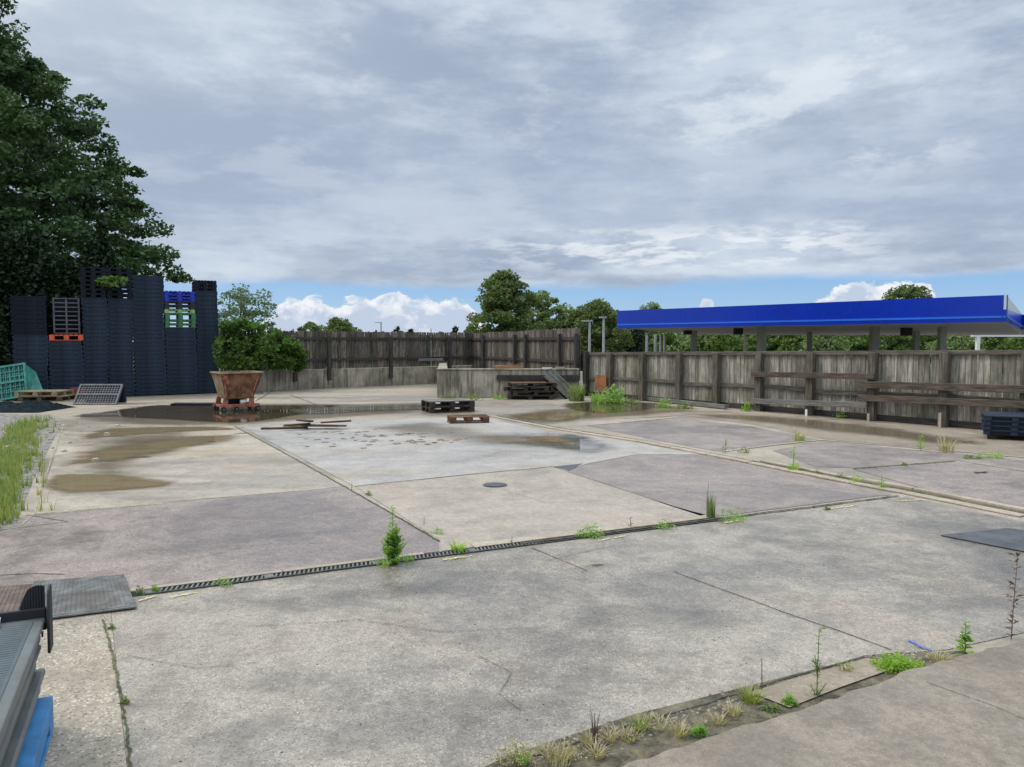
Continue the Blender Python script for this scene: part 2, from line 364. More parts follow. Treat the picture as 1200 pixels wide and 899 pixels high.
M['teal_light'] = simple('pale_teal_crate_plastic', (0.16,0.42,0.36), 0.45, var=0.25, scale=4, bmp=0.05)
M['red_part'] = simple('faded_red_plastic', (0.35,0.06,0.05), 0.5, var=0.3)
M['tarp'] = simple('dark_sheeting', (0.006,0.012,0.018), 0.9, spec=0.12, var=0.4, scale=5, bmp=0.6, dist=0.02)
M['rust'] = simple('rusty_hopper_steel', (0.21,0.10,0.05), 0.75, var=0.4, scale=5, bmp=0.4, grime=(0.10,0.035,0.018), grime_amt=0.85)
M['rust2'] = simple('tan_rusty_steel', (0.30,0.22,0.13), 0.75, var=0.3, scale=5, bmp=0.4, grime=(0.16,0.08,0.04), grime_amt=0.6)
M['redpaint'] = simple('faded_red_paint', (0.42,0.15,0.10), 0.6, var=0.25, scale=8, bmp=0.3, grime=(0.16,0.06,0.03), grime_amt=0.7)
M['rustsheet'] = simple('orange_rust_sheet', (0.30,0.12,0.05), 0.85, var=0.3, scale=4, bmp=0.3)
M['blackrub'] = simple('black_rubber', (0.015,0.015,0.015), 0.7, var=0.2)
M['steel'] = simple('dull_steel', (0.20,0.195,0.19), 0.42, metal=0.55, var=0.3, scale=7, bmp=0.2, grime=(0.12,0.09,0.07), grime_amt=0.6)
M['rustplate'] = simple('rusty_steel_plate', (0.15,0.11,0.09), 0.55, metal=0.3, var=0.3, scale=7, bmp=0.2, grime=(0.10,0.05,0.03), grime_amt=0.7)
M['darkplate'] = simple('dark_wet_plate', (0.060,0.060,0.068), 0.42, var=0.3, scale=5, bmp=0.3, grime=(0.12,0.115,0.11), grime_amt=0.4)
M['iron'] = simple('cast_iron', (0.05,0.048,0.045), 0.5, metal=0.4, var=0.3, scale=10, bmp=0.2, grime=(0.14,0.12,0.09), grime_amt=0.5)
M['galv'] = simple('galvanised_bar', (0.16,0.155,0.145), 0.55, metal=0.3, var=0.3, scale=10, bmp=0.2)
M['slot_shade'] = simple('drain_slot_shade', (0.008,0.008,0.008), 0.9, bmp=0)  # near black, shade inside the drain slot put into the colour
M['crack'] = simple('joint_dirt', (0.055,0.05,0.036), 0.9, var=0.5, scale=9, bmp=0.5)
M['moss'] = simple('mossy_joint', (0.10,0.10,0.05), 0.95, var=0.5, scale=14, bmp=0.8, dist=0.01, grime=(0.06,0.05,0.035), grime_amt=0.8)
M['soil'] = simple('damp_soil', (0.12,0.10,0.07), 0.95, var=0.5, scale=12, bmp=1.0, dist=0.03, grime=(0.26,0.22,0.13), grime_amt=0.7)
M['sand'] = simple('gritty_sand', (0.25,0.22,0.18), 0.95, var=0.35, scale=16, bmp=0.7, dist=0.01)
M['rubble'] = simple('stony_dirt', (0.20,0.18,0.16), 0.95, var=0.5, scale=10, bmp=1.0, dist=0.03, grime=(0.42,0.40,0.37), grime_amt=0.5)
M['lid'] = simple('grey_plastic_pallet_top', (0.085,0.105,0.120), 0.36, var=0.12, scale=5, bmp=0.15, grime=(0.14,0.15,0.15), grime_amt=0.4)
M['lidside'] = simple('grey_plastic_pallet_side', (0.12,0.13,0.13), 0.45, var=0.12, scale=6, bmp=0.1, grime=(0.19,0.20,0.19), grime_amt=0.3)
M['palletblue'] = simple('blue_painted_wood', (0.05,0.22,0.47), 0.6, var=0.15, scale=7, bmp=0.25)
M['white'] = simple('white_paint', (0.75,0.75,0.73), 0.5, var=0.08)
M['paper'] = simple('white_film', (0.62,0.62,0.62), 0.5, var=0.1, bmp=0)
M['yellow'] = simple('worn_yellow_paint', (0.62,0.53,0.22), 0.8, var=0.2, scale=12)
M['blueline'] = simple('blue_spray_paint', (0.10,0.16,0.55), 0.8, var=0.25, scale=20)
M['canopy'] = simple('blue_canopy_fascia', (0.002,0.030,0.42), 0.25, var=0.05, scale=0.5, bmp=0)
M['canopy_light'] = simple('light_blue_trim', (0.03,0.16,0.75), 0.3, var=0.05, scale=0.5, bmp=0)
M['soffit'] = simple('grey_soffit', (0.36,0.355,0.36), 0.6, var=0.06, scale=1.0, bmp=0)
M['soffit_white'] = simple('white_canopy_edge', (0.66,0.68,0.70), 0.5, var=0.05, bmp=0)
M['column'] = simple('grey_column_cladding', (0.34,0.33,0.315), 0.5, var=0.1, scale=2, bmp=0)
M['lamp_metal'] = simple('galvanised_lamp_metal', (0.38,0.39,0.38), 0.5, metal=0.2, var=0.1)
M['grassland'] = simple('rough_grass_ground', (0.055,0.075,0.03), 0.95, var=0.4, scale=0.2, bmp=0.4)
M['bark'] = simple('tree_bark', (0.07,0.055,0.04), 0.9, var=0.4, scale=5, bmp=0.8, dist=0.02, stretch=(3,3,0.6))
M['leaf_big'] = leafmat('sycamore_leaf', (0.022,0.052,0.020), (0.09,0.155,0.05), trans=0.2, clump=0.6)
M['leaf_dark'] = leafmat('dark_hedge_leaf', (0.012,0.026,0.012), (0.030,0.055,0.020), trans=0.12)
M['leaf_poplar'] = leafmat('poplar_leaf', (0.040,0.065,0.030), (0.075,0.105,0.05))
M['leaf_ivy'] = leafmat('bramble_leaf', (0.035,0.08,0.018), (0.15,0.25,0.05), clump=1.5)
M['leaf_willow'] = leafmat('willow_leaf', (0.12,0.16,0.10), (0.22,0.28,0.18), trans=0.35)
M['leaf_oak'] = leafmat('oak_leaf', (0.07,0.105,0.035), (0.20,0.24,0.09), clump=0.5)
M['leaf_mid'] = leafmat('ash_leaf', (0.14,0.19,0.08), (0.28,0.34,0.16), clump=0.5)
M['leaf_hedge'] = leafmat('hawthorn_leaf', (0.06,0.11,0.025), (0.16,0.23,0.06), clump=0.45)
M['weed'] = leafmat('weed_leaf', (0.20,0.33,0.085), (0.38,0.52,0.17), clump=8, trans=0.45)
M['weed_lime'] = leafmat('lime_weed_leaf', (0.24,0.38,0.05), (0.40,0.54,0.11), clump=10, trans=0.4)
M['weed_dull'] = leafmat('dull_weed_leaf', (0.15,0.20,0.075), (0.29,0.33,0.14), clump=8, trans=0.4)
M['weed_red'] = leafmat('red_weed_leaf', (0.09,0.05,0.035), (0.19,0.11,0.07), clump=8)
M['grass_y'] = leafmat('yellowing_grass', (0.20,0.24,0.06), (0.40,0.40,0.13), clump=8)
M['dry'] = leafmat('dry_grass', (0.34,0.28,0.16), (0.58,0.50,0.33), clump=8)
M['seed'] = leafmat('dark_seed_head', (0.08,0.05,0.06), (0.15,0.10,0.11), clump=8)
M['stemg'] = simple('green_stem', (0.13,0.19,0.06), 0.7, bmp=0)
M['stemr'] = simple('reddish_stem', (0.17,0.09,0.06), 0.7, bmp=0)

def watermat(name, base, mixw):
    m, n, b = newmat(name); c = objc(n)
    b.inputs['Base Color'].default_value = (*base, 1); b.inputs['IOR'].default_value = 1.33
    nz = n.noise(c, 1.6, 5, 0.6, 0.5)
    n.put(b.inputs['Roughness'], n.mr(nz, 0.45, 0.75, 0.015, 0.10))
    b.inputs['Specular IOR Level'].default_value = 0.5
    bump(n, b, n.noise(c, 6, 3, 0.5), 0.03, 0.01)
    tr = n.new('ShaderNodeBsdfTransparent'); ms = n.new('ShaderNodeMixShader')
    mk = n.mr(n.noise(n.mapping(c, (0.5,1,1), rot=(0,0,-0.48)), 1.8, 7, 0.7, 0.4), 0.30, 0.52, mixw, 1.0)
    n.put(ms.inputs[0], mk); n.l.new(tr.outputs[0], ms.inputs[1]); n.l.new(b.outputs[0], ms.inputs[2])
    n.l.new(ms.outputs[0], n.n.get('Material Output').inputs[0])
    return m
M['puddle'] = watermat('muddy_puddle_water', (0.075,0.055,0.034), 0.75)
M['film'] = watermat('thin_water_film', (0.17,0.155,0.125), 0.15)
M['silt'] = watermat('wet_silt', (0.25,0.19,0.11), 0.4)
M['silt'].node_tree.nodes['Principled BSDF'].inputs['IOR'].default_value = 1.25

def overlay(base, amp, soft, scale, name=None):
    m = base.copy(); m.name = name or base.name+'_ragged'; n = NT(m.node_tree); c = objc(n)
    at = n.new('ShaderNodeAttribute', attribute_name='edge').outputs['Fac']
    nz = n.noise(n.mapping(c, (0.45,1.7,1) if scale == 2.2 else (1,1,1), rot=(0,0,-0.48) if scale == 2.2 else (0,0,0), loc=(1,2,0)), scale, 6, 0.72, 0.3)
    v = n.m('SUBTRACT', at, n.m('MULTIPLY', n.m('SUBTRACT', nz, 0.25), amp))
    a = n.mr(v, 0.0, soft); o = n.n.get('Material Output'); src = o.inputs[0].links[0].from_socket
    tr = n.new('ShaderNodeBsdfTransparent'); ms = n.new('ShaderNodeMixShader')
    n.put(ms.inputs[0], a); n.l.new(tr.outputs[0], ms.inputs[1]); n.l.new(src, ms.inputs[2]); n.l.new(ms.outputs[0], o.inputs[0]); return m
OV = {}
def rag(mat, amp=1.0, soft=0.25, scale=14):
    k = (mat.name, amp, soft, scale)
    if k not in OV: OV[k] = overlay(mat, amp, soft, scale)
    return OV[k]
# ------------------------------------------------------------------ SETTING: ground
FA = P(688, 464); FB = P(1149, 504)                    # right fence line
fdir = (FB-FA).normalized(); fn = Vector((-fdir.y, fdir.x, 0))
if fn.x < 0: fn = -fn                                   # outward (away from the yard)
def terrain():
    xs = np.concatenate([np.linspace(-900,-80,12), np.arange(-76,100,2.0), np.linspace(105,900,12)])
    ys = np.concatenate([np.linspace(-60,-14,5), np.arange(-12,120,2.0), np.linspace(130,1600,16)])
    X, Y = np.meshgrid(xs, ys); s = (X-FA.x)*fn.x+(Y-FA.y)*fn.y
    t = np.clip((s-2.6)/6.0, 0, 1); Z = -0.03-2.4*t*t*(3-2*t)
    nx, ny = len(xs), len(ys); v = np.stack([X,Y,Z], -1).reshape(-1,3)
    i = np.arange((ny-1)*(nx-1)); r = i//(nx-1); c = i%(nx-1); a = r*nx+c
    q = np.stack([a,a+1,a+nx+1,a+nx], -1)
    tag(mesh_np('ground', v, q, M['grassland']), kind='structure')
terrain()
BA = P(320, 458); BB = P(500, 450)                     # back wall line
def sheet(name, pts, z, mat, world=False):
    mb = MB(); vs = [(p if world else P(*p)) for p in pts]
    mb.add([(v[0], v[1], z) for v in vs], [tuple(range(len(vs)))])
    o = mb.build(name, mat)
    if o.data.polygons[0].normal.z < 0: o.data.flip_normals()
    return tag(o, kind='structure')
# base yard
fe = FA+fdir*26+fn*0.25; fs = FA+fn*0.25
wl = on_line(BA, BB, 40); wr = on_line(BA, BB, 600)
sheet('yard', [Vector((-22,-6,0)), Vector((16,-6,0)), fe, fs, Vector((4.5,33.5,0)), wr, wl, Vector((-32,26,0))], 0.0, M['far'], True)

DRA = P(160, 697); DRB = P(1052, 582)                  # drain centre line
def dr(px): return on_line(DRA, DRB, px)
ddir = (DRB-DRA).normalized(); dn = Vector((-ddir.y, ddir.x, 0))
def dro(px, off): return dr(px)+dn*off
ks = [P(575,488), P(652,503), P(750,518), P(880,543), P(1000,567), P(1060,578), P(1200,606)]   # kerb/channel line
Z1 = 0.004
def W(*pts): return [p if isinstance(p, Vector) else P(*p) for p in pts]
near_edge = [(570,912),(625,889),(675,872),(715,860),(757,845),(810,832),(858,817),(910,800),(965,785),(1014,771),(1060,766),(1110,762),(1200,742),(1420,700)]
sheet('near_slab', W(dro(122,-0.058), dro(300,-0.058), dro(620,-0.058), dro(1060,-0.058), (1200,612), (1420,655), *reversed(near_edge), Vector((-0.4,0.6,0)), Vector((-1.3,0.6,0)), (150,905)), Z1, M['near'], True)
sheet('side_slab', W(dro(-80,-0.058), dro(121,-0.058), (149,905), Vector((-1.32,0.6,0)), Vector((-4.5,0.6,0))), Z1, M['side'], True)
sheet('pink_tarmac_patch', W((-80,640),(0,612),(34,604.5),(200,589),(383,573.5),(404,571),(450,597),(514,634),dro(519,0.11),dro(160,0.11),dro(-80,0.11)), Z1, M['pink'], True)
sheet('beige_slab', W((416,570.5),(550,557),(647,547.5),(700,565),(760,585),(832,611-2.5),dro(845,0.11),dro(522,0.11),(516,634)), Z1, M['beige'], True)
sheet('pink_tarmac_patch', W((664,552.5),(690,544),(745,534),(830,534),(880,546.5),(1000,571),(1045,580.5),dro(1040,0.11),dro(848,0.11),(800,597)), Z1, M['pink'], True)
sheet('smooth_slab', W((283,500),(330,496),(440,492),(560,489),(640,505),(745,520),(826,533),(745,533),(689,543.5),(663,552),(648,547),(550,556),(415,570)), Z1, M['smooth'], True)
sheet('pale_slab', W((40,603),(78,498),(160,497),(272,499),(340,535),(403,570.3),(383,572.5),(200,588)), Z1, M['pale'], True)
sheet('pink_tarmac_patch', W((688,499),(795,490),(880,500),(962,516),(905,523),(838,529),(760,514)), Z1, M['pink'], True)
sheet('pink_tarmac_patch', W((905,528),(968,518),(1080,528),(1260,546),(1260,562),(1120,540),(1000,549),(955,547)), Z1, M['pink'], True)
sheet('pink_tarmac_patch', W((1000,550.5),(1120,541.5),(1260,564),(1420,600),(1330,620),(1200,598),(1090,575)), Z1, M['pink'], True)
sheet('damp_strip', W((700,480),(850,482),(950,490),(1060,500),(1160,512),(1330,530),(1330,548),(1180,534),(1080,525),(968,515),(880,497),(800,487),(690,493)), Z1, M['brown'], True)
sheet('dark_infill_patch', W((648,547.5),(683,543.5),(668,552)), 0.006, M['darkplate'], True)

def ribbon(name, pts, wd, z, mat, jit=0.3, step=0.12, seed=1, struct=True, thick=0.0, amp=1.6):
    rnd = random.Random(seed); jit *= 0.35; wd *= 1.35; pp = [p if isinstance(p, Vector) else P(*p) for p in pts]
    line = []
    for a, b in zip(pp, pp[1:]):
        n = max(1, int((b-a).length/step))
        for i in range(n): line.append(a.lerp(b, i/n))
    line.append(pp[-1])
    mb = MB(); L = []; Rr = []
    for i, p in enumerate(line):
        d = (line[min(i+1,len(line)-1)]-line[max(i-1,0)]).normalized(); s = Vector((-d.y, d.x, 0))
        o = (rnd.random()-0.5)*wd*jit
        L.append(p+s*(wd*0.5*(1+(rnd.random()-0.5)*2*jit)+o)); Rr.append(p-s*(wd*0.5*(1+(rnd.random()-0.5)*2*jit)-o))
    n = len(line)
    vs = [(v.x,v.y,z) for v in L]+[((a.x+b.x)/2,(a.y+b.y)/2,z) for a, b in zip(L, Rr)]+[(v.x,v.y,z) for v in Rr]
    mb.add(vs, [(i, n+i, n+i+1, i+1) for i in range(n-1)]+[(n+i, 2*n+i, 2*n+i+1, n+i+1) for i in range(n-1)])
    o = mb.build(name, rag(mat, amp, 0.35, max(6.0, min(60.0, 1.2/wd))))
    at = o.data.attributes.new('edge', 'FLOAT', 'POINT'); at.data.foreach_set('value', [0.0]*n+[1.0]*n+[0.0]*n)
    if struct: tag(o, kind='structure')
    return o
Z2 = 0.008
ribbon('slab_joint', [(275,500),(340,535),(404,571),(450,597),(514,635)], 0.035, Z2, M['crack'], 0.6, seed=2)
ribbon('slab_joint', [(416,570.5),(550,556.5),(648,547.5)], 0.04, Z2, M['crack'], 0.5, seed=3)
ribbon('slab_joint', [(40,604),(200,588.5),(383,573)], 0.025, Z2, M['kerbc'], 0.6, seed=4)
ribbon('slab_joint', [(623,643),(655,656),(688,670)], 0.012, Z2, M['crack'], 0.7, 0.05, seed=5)
ribbon('slab_joint', [(790,671),(830,686),(865,698.5),(917,718),(970,736),(1015,752),(1045,763)], 0.014, Z2, M['crack'], 0.7, 0.05, seed=6)
ribbon('slab_joint', [(121,727),(129,757),(137,790),(143,825),(149,860),(152,905)], 0.022, Z2, M['moss'], 0.8, 0.03, seed=7)
ribbon('slab_joint', [(-20,676),(40,673),(76,674)], 0.02, Z2, M['moss'], 0.6, seed=8)
ribbon('pale_slab_edge', [(690,498.5),(795,489)], 0.25, Z2, M['kerbc'], 0.2, seed=9)
ribbon('pale_slab_edge', [(845,529.5),(905,522),(965,515.5)], 0.14, Z2, M['kerbc'], 0.4, seed=10)
ribbon('pale_slab_edge', [(965,516),(1080,526),(1150,532),(1300,545)], 0.12, Z2, M['kerbc'], 0.5, seed=11)
ribbon('slab_joint', [(1000,550),(1060,545),(1120,541)], 0.06, Z2, M['moss'], 0.6, seed=12)
ribbon('slab_joint', [(75,498),(60,540),(40,603),(25,616)], 0.03, Z2, M['kerbc'], 0.6, seed=13)
ribbon('slab_joint', [(300,470),(320,458)], 0.05, Z2, M['crack'], 0.4, seed=14)
ribbon('slab_joint', [(340,463),(370,474)], 0.05, Z2, M['crack'], 0.4, seed=15)
ribbon('slab_joint', [(30,604),(80,612),(0,622)], 0.02, Z2, M['moss'], 0.4, seed=16)
ribbon('slab_joint', [(250,474.5),(400,474),(500,471)], 0.06, Z2, M['kerbc'], 0.5, seed=17)
ribbon('slab_joint', [(640,658),(720,640)], 0.006, Z2, M['crack'], 0.5, seed=18)
# kerb line with its moss filled channel, right of centre
def kerb_profile(name, pts, wd, off, h, mat):
    mb = MB(); pp = []
    for i, p in enumerate(pts):
        d = (pts[min(i+1,len(pts)-1)]-pts[max(i-1,0)]).normalized(); s = Vector((-d.y, d.x, 0)); pp.append((p+s*off, s))
    for (a, sa), (b, sb) in zip(pp, pp[1:]):
        n = max(1, round((b-a).length/0.9))
        for i in range(n):
            t0 = i/n+0.004; t1 = (i+1)/n-0.004
            c0 = a.lerp(b, t0); c1 = a.lerp(b, t1); rz = random.uniform(-0.006, 0.006)
            mb.hexa([c0+sa*wd/2, c0-sa*wd/2, c1-sb*wd/2, c1+sb*wd/2]+[v+Vector((0,0,h+rz)) for v in (c0+sa*wd/2, c0-sa*wd/2, c1-sb*wd/2, c1+sb*wd/2)])
    return tag(mb.build(name, mat, bevel=0.008), kind='structure')
random.seed(4)
kerb_profile('kerb', ks, 0.13, 0.0, 0.024, M['kerbc'])
ribbon('mossy_channel', [p+V*0.0 + Vector((0.12,0.10,0)) for p in ks], 0.10, 0.009, M['moss'], 0.4, seed=20)
kerb_profile('kerb', [p+Vector((0.21,0.17,0)) for p in ks[3:]], 0.09, 0.0, 0.03, M['kerbc'])
kerb_profile('kerb', [dro(x, 0.13) for x in (560, 700, 850)], 0.13, 0.0, 0.012, M['kerbc'])
kerb_profile('kerb', [dro(x, 0.09) for x in (-60, 90, 330, 500)], 0.06, 0.0, 0.012, M['kerbc'])
# kerb apron at the lower right, soil strip in front of it
apron_edge = [(712,905),(785,880),(862,853),(940,832),(1000,810),(1060,788),(1130,768),(1200,750),(1420,700)]
AZ = 0.05
ap = [P(x, y, AZ) for x, y in apron_edge]
mb = MB(); rnd = random.Random(5); top = []
for a, b in zip(ap, ap[1:]):
    for i in range(10):
        p = a.lerp(b, i/10); q = mnoise.noise(p*9)*0.03; top.append(Vector((p.x+q*0.4, p.y+q, AZ)))
top.append(ap[-1]); poly = top+[Vector((14,0.2,0)), Vector((14,-5,0)), Vector((-3,-5,0)), Vector((0.2,0.9,0))]
mb.prism([(p.x,p.y) for p in reversed(poly)], -0.05, AZ)
tag(mb.build('raised_apron', M['apron']), kind='structure')
sheet('soil_strip', W((540,912),(600,886),(650,869),(745,838),(850,812),(960,784),(1012,771),(1060,767),(1130,764),(1135,768),(1050,800),(930,845),(800,895),(720,920)), 0.006, M['soil'], True)
ribbon('slab_edge_shadow_crack', near_edge[1:11], 0.016, 0.011, M['crack'], 0.9, 0.04, seed=23)  # crack line at the slab edge, its shadow put into the dark colour
sheet('apron_patch', [P(x,y,0.01) for x,y in ((880,812),(930,796),(1015,772),(1062,779),(985,806),(925,830))], 0.014, M['brown'], True)
ribbon('apron_crack', [P(1085,800,AZ), P(1120,812,AZ), P(1165,828,AZ), P(1215,850,AZ)], 0.005, AZ+0.004, M['crack'], 0.6, 0.04, seed=24)
# dirt ground at far left
sheet('stony_verge', W((-240,560),(-60,500),(0,486),(58,486),(72,497),(40,560),(20,612),(0,626),(-100,650),(-300,660)), 0.0045, M['rubble'], True)
# puddles and silt
def blob(name, pts, z, mat, amp=0.12, seed=0, sub=6, rg=0.45):
    pp = [P(*p) for p in pts]; n = len(pp); o = []
    for i in range(n):
        p0, p1, p2, p3 = pp[i-1], pp[i], pp[(i+1)%n], pp[(i+2)%n]
        for k in range(sub):
            t = k/sub
            q = 0.5*((2*p1)+(p2-p0)*t+(2*p0-5*p1+4*p2-p3)*t*t+(3*p1-p0-3*p2+p3)*t*t*t)
            nz = mnoise.noise_vector(Vector((q.x*1.3+seed*7, q.y*1.3, 0)))*amp + mnoise.noise_vector(Vector((q.x*5+seed*7, q.y*5, 3)))*amp*0.35
            o.append(Vector((q.x+nz.x, q.y+nz.y, z)))
    pg = np.array([(q.x, q.y) for q in o]); x0, y0 = pg.min(0); x1, y1 = pg.max(0); res = max(0.03, max(x1-x0, y1-y0)/150)
    gx = np.arange(x0, x1+res, res); gy = np.arange(y0, y1+res, res); X, Y = np.meshgrid(gx, gy); pt = np.stack([X.ravel(), Y.ravel()], 1)
    a = pg; b = np.roll(pg, -1, 0); inside = np.zeros(len(pt), bool); dmin = np.full(len(pt), 1e9)
    for (ax, ay), (bx, by) in zip(a, b):
        if ay != by:
            cr = ((ay > pt[:,1]) != (by > pt[:,1])) & (pt[:,0] < (bx-ax)*(pt[:,1]-ay)/(by-ay)+ax); inside ^= cr
        e = np.array([bx-ax, by-ay]); L2 = e@e+1e-12; t = np.clip(((pt-[ax,ay])@e)/L2, 0, 1); dmin = np.minimum(dmin, np.hypot(*(pt-np.array([ax,ay])-t[:,None]*e).T))
    sd = np.where(inside, dmin, -dmin); nx, ny = len(gx), len(gy); i_ = np.arange((ny-1)*(nx-1)); r_ = i_//(nx-1); c_ = i_%(nx-1); q0 = r_*nx+c_
    quads = np.stack([q0, q0+1, q0+nx+1, q0+nx], 1); keep = (sd[quads] > -0.02).any(1); quads = quads[keep]
    used, inv = np.unique(quads.ravel(), return_inverse=True); vv = np.column_stack([pt[used], np.full(len(used), z)])
    ob = mesh_np(name, vv, inv.reshape(-1,4), rag(mat, rg, rg*0.8, 2.2)); at = ob.data.attributes.new('edge', 'FLOAT', 'POINT'); at.data.foreach_set('value', sd[used].astype(np.float32))
    return tag(ob, kind='structure')
blob('puddle', [(78,487),(120,482),(160,476),(205,474),(300,474.5),(400,474.5),(395,479),(330,492),(270,497),(200,494),(130,490),(90,491)], 0.012, M['puddle'], 0.12, 1)
blob('puddle', [(45,562),(70,556),(130,554),(195,559),(218,568),(170,577),(110,580),(50,580)], 0.010, M['silt'], 0.12, 2, rg=0.3)
blob('wet_silt_patch', [(46,550),(75,530),(130,520),(200,511),(280,508),(300,514),(250,526),(190,538),(120,546),(70,553)], 0.010, M['silt'], 0.15, 3, rg=0.7)
blob('wet_silt_patch', [(78,514),(100,505),(150,500),(260,499),(290,504),(200,509),(95,517)], 0.010, M['silt'], 0.05, 4)
blob('puddle', [(560,519),(610,514),(680,511),(735,519),(745,530),(690,536),(640,531),(590,524)], 0.010, M['film'], 0.15, 5, rg=0.8)
blob('wet_silt_patch', [(600,513),(640,509),(680,514),(678,522),(640,522),(610,518)], 0.013, M['silt'], 0.06, 6)
blob('puddle', [(600,487),(640,483),(700,484),(690,491),(660,496),(620,493)], 0.010, M['silt'], 0.06, 7)
blob('puddle', [(655,473),(720,470),(790,474),(760,482),(700,486),(660,480)], 0.010, M['puddle'], 0.08, 8)
blob('puddle', [(330,480),(420,476),(500,474),(520,480),(430,484),(350,487)], 0.014, M['film'], 0.06, 9)
blob('wet_silt_patch', [(590,487.5),(640,487),(650,492),(615,494)], 0.012, M['silt'], 0.03, 10)
blob('wet_patch', [(640,512),(662,507),(700,512),(690,517),(660,517)], 0.016, M['darkplate'], 0.02, 11)
dm_, n_, b_ = newmat('damp_film'); b_.inputs['Base Color'].default_value = (0.085,0.087,0.088,1); b_.inputs['Roughness'].default_value = 0.16
tr_ = n_.new('ShaderNodeBsdfTransparent'); ms_ = n_.new('ShaderNodeMixShader'); ms_.inputs[0].default_value = 0.26
n_.l.new(tr_.outputs[0], ms_.inputs[1]); n_.l.new(b_.outputs[0], ms_.inputs[2]); n_.l.new(ms_.outputs[0], n_.n.get('Material Output').inputs[0]); M['dampfilm'] = dm_
blob('damp_patch', [(840,628),(900,622),(960,630),(1040,640),(1000,655),(940,652),(870,642)], 0.010, M['dampfilm'], 0.1, 21, rg=0.45)
blob('damp_patch', [(430,830),(560,800),(700,790),(860,800),(780,835),(690,858),(600,880),(480,899),(380,890)], 0.010, M['dampfilm'], 0.15, 22, rg=0.5)
blob('damp_patch', [(640,700),(760,690),(880,705),(960,735),(900,760),(760,760),(640,740)], 0.010, M['dampfilm'], 0.15, 23, rg=0.55)
blob('damp_patch', [(200,690),(330,680),(480,668),(560,660),(600,690),(470,720),(330,740),(240,730)], 0.010, M['dampfilm'], 0.15, 24, rg=0.6)
blob('damp_patch', [(1000,610),(1100,600),(1250,630),(1250,690),(1150,690),(1080,650)], 0.009, M['dampfilm'], 0.15, 25, rg=0.6)
blob('damp_patch', [(100,640),(260,620),(420,612),(460,630),(300,650),(130,670)], 0.010, M['dampfilm'], 0.15, 26, rg=0.7)
blob('damp_patch', [(850,488),(960,492),(1100,508),(1130,524),(1000,512),(900,500)], 0.009, M['dampfilm'], 0.15, 29, rg=0.6)
M['dampbrown'] = M['dampfilm'].copy(); nb_ = M['dampbrown'].node_tree.nodes
nb_['Principled BSDF'].inputs['Base Color'].default_value = (0.19,0.14,0.08,1); nb_['Principled BSDF'].inputs['Roughness'].default_value = 0.13
[q for q in nb_ if q.type == 'MIX_SHADER'][0].inputs[0].default_value = 0.55
M['dampbrown'].name = 'brown_damp_film'
blob('damp_fringe', [(66,490),(120,480),(250,472),(420,472),(510,471),(520,482),(430,490),(340,497),(250,502),(120,500)], 0.0092, M['dampbrown'], 0.2, 61, rg=0.9)
blob('damp_fringe', [(48,556),(62,525),(110,510),(230,503),(270,512),(240,530),(200,545),(225,570),(160,584),(60,585)], 0.0092, M['dampbrown'], 0.2, 62, rg=1.0)
blob('damp_fringe', [(560,490),(640,478),(760,474),(840,480),(780,488),(700,494),(640,500)], 0.0094, M['dampbrown'], 0.2, 63, rg=0.8)
blob('damp_fringe', [(400,500),(520,492),(600,505),(700,508),(690,530),(560,528),(470,515)], 0.0094, M['dampbrown'], 0.2, 64, rg=1.1)
blob('damp_fringe', [(780,484),(900,486),(1050,500),(1180,520),(1120,524),(980,508),(860,494)], 0.0094, M['dampbrown'], 0.2, 65, rg=0.7)
for i_, (x_, y_, w_) in enumerate([(461,661,56),(537,647,40),(692,631,50),(779,621,40),(845,612,66),(262,688,46),(172,698,40),(957,819,40),(880,826,50),(1052,790,80),(1131,768,40),(1185,750,40)]):
    blob('dirt_patch', [(x_-w_/2,y_),(x_-w_/4,y_-w_*0.07),(x_+w_/4,y_-w_*0.07),(x_+w_/2,y_),(x_+w_/4,y_+w_*0.06),(x_-w_/4,y_+w_*0.06)], 0.019 if y_ < 740 else 0.022, M['soil'], 0.02, 40+i_, rg=0.007*w_*P(x_,y_).y/12)
for k_, pts_ in enumerate([[(300,735),(420,728),(520,742),(640,736)],[(560,770),(600,790),(585,815),(610,835)],[(905,655),(960,668),(1010,664),(1080,676)],[(230,655),(300,640),(380,637)],[(590,575),(640,590),(700,588)],[(150,770),(230,785),(300,778)]]):
    ribbon('hairline_crack', pts_, 0.007, 0.0105, M['crack'], 0.9, 0.05, 70+k_, amp=1.9)
# painted marks
def mark(pts, mat, name='painted_mark', wd=0.045, z=0.012, seed=0):
    return ribbon(name, pts, wd*1.1, z, mat, 0.8, 0.02, seed, amp=2.2)
mark([(519,657.5),(553,653)], M['yellow'], seed=1); mark([(703,635),(716,632)], M['yellow'], seed=2); mark([(720,631.5),(733,629)], M['yellow'], seed=3)
mark([(848,614),(870,611)], M['yellow'], seed=4); mark([(163,706),(182,700)], M['yellow'], wd=0.03, seed=5); mark([(198,702),(230,696)], M['yellow'], wd=0.03, seed=6)
mark([(965,598),(1000,594)], M['yellow'], seed=7); mark([(1050,588),(1085,587)], M['yellow'], seed=8)
mark([(1064,752),(1078,759),(1096,766)], M['blueline'], wd=0.05, seed=9)
mark([(75,600),(190,591)], M['yellow'], wd=0.03, seed=10)
for i, (x, y, wpx) in enumerate([(162,537,30),(282,509,16),(246,519,10),(700,664,14),(1135,519,12),(352,501,60),(1150,555,14)]):
    if i == 5: continue
    a = P(x-wpx/2, y); b = P(x+wpx/2, y-1); ribbon('dirt_stain', [a, a.lerp(b,0.5), b], 0.10 if i != 3 else 0.03, 0.013, M['crack'], 0.7, 0.04, seed=30+i)

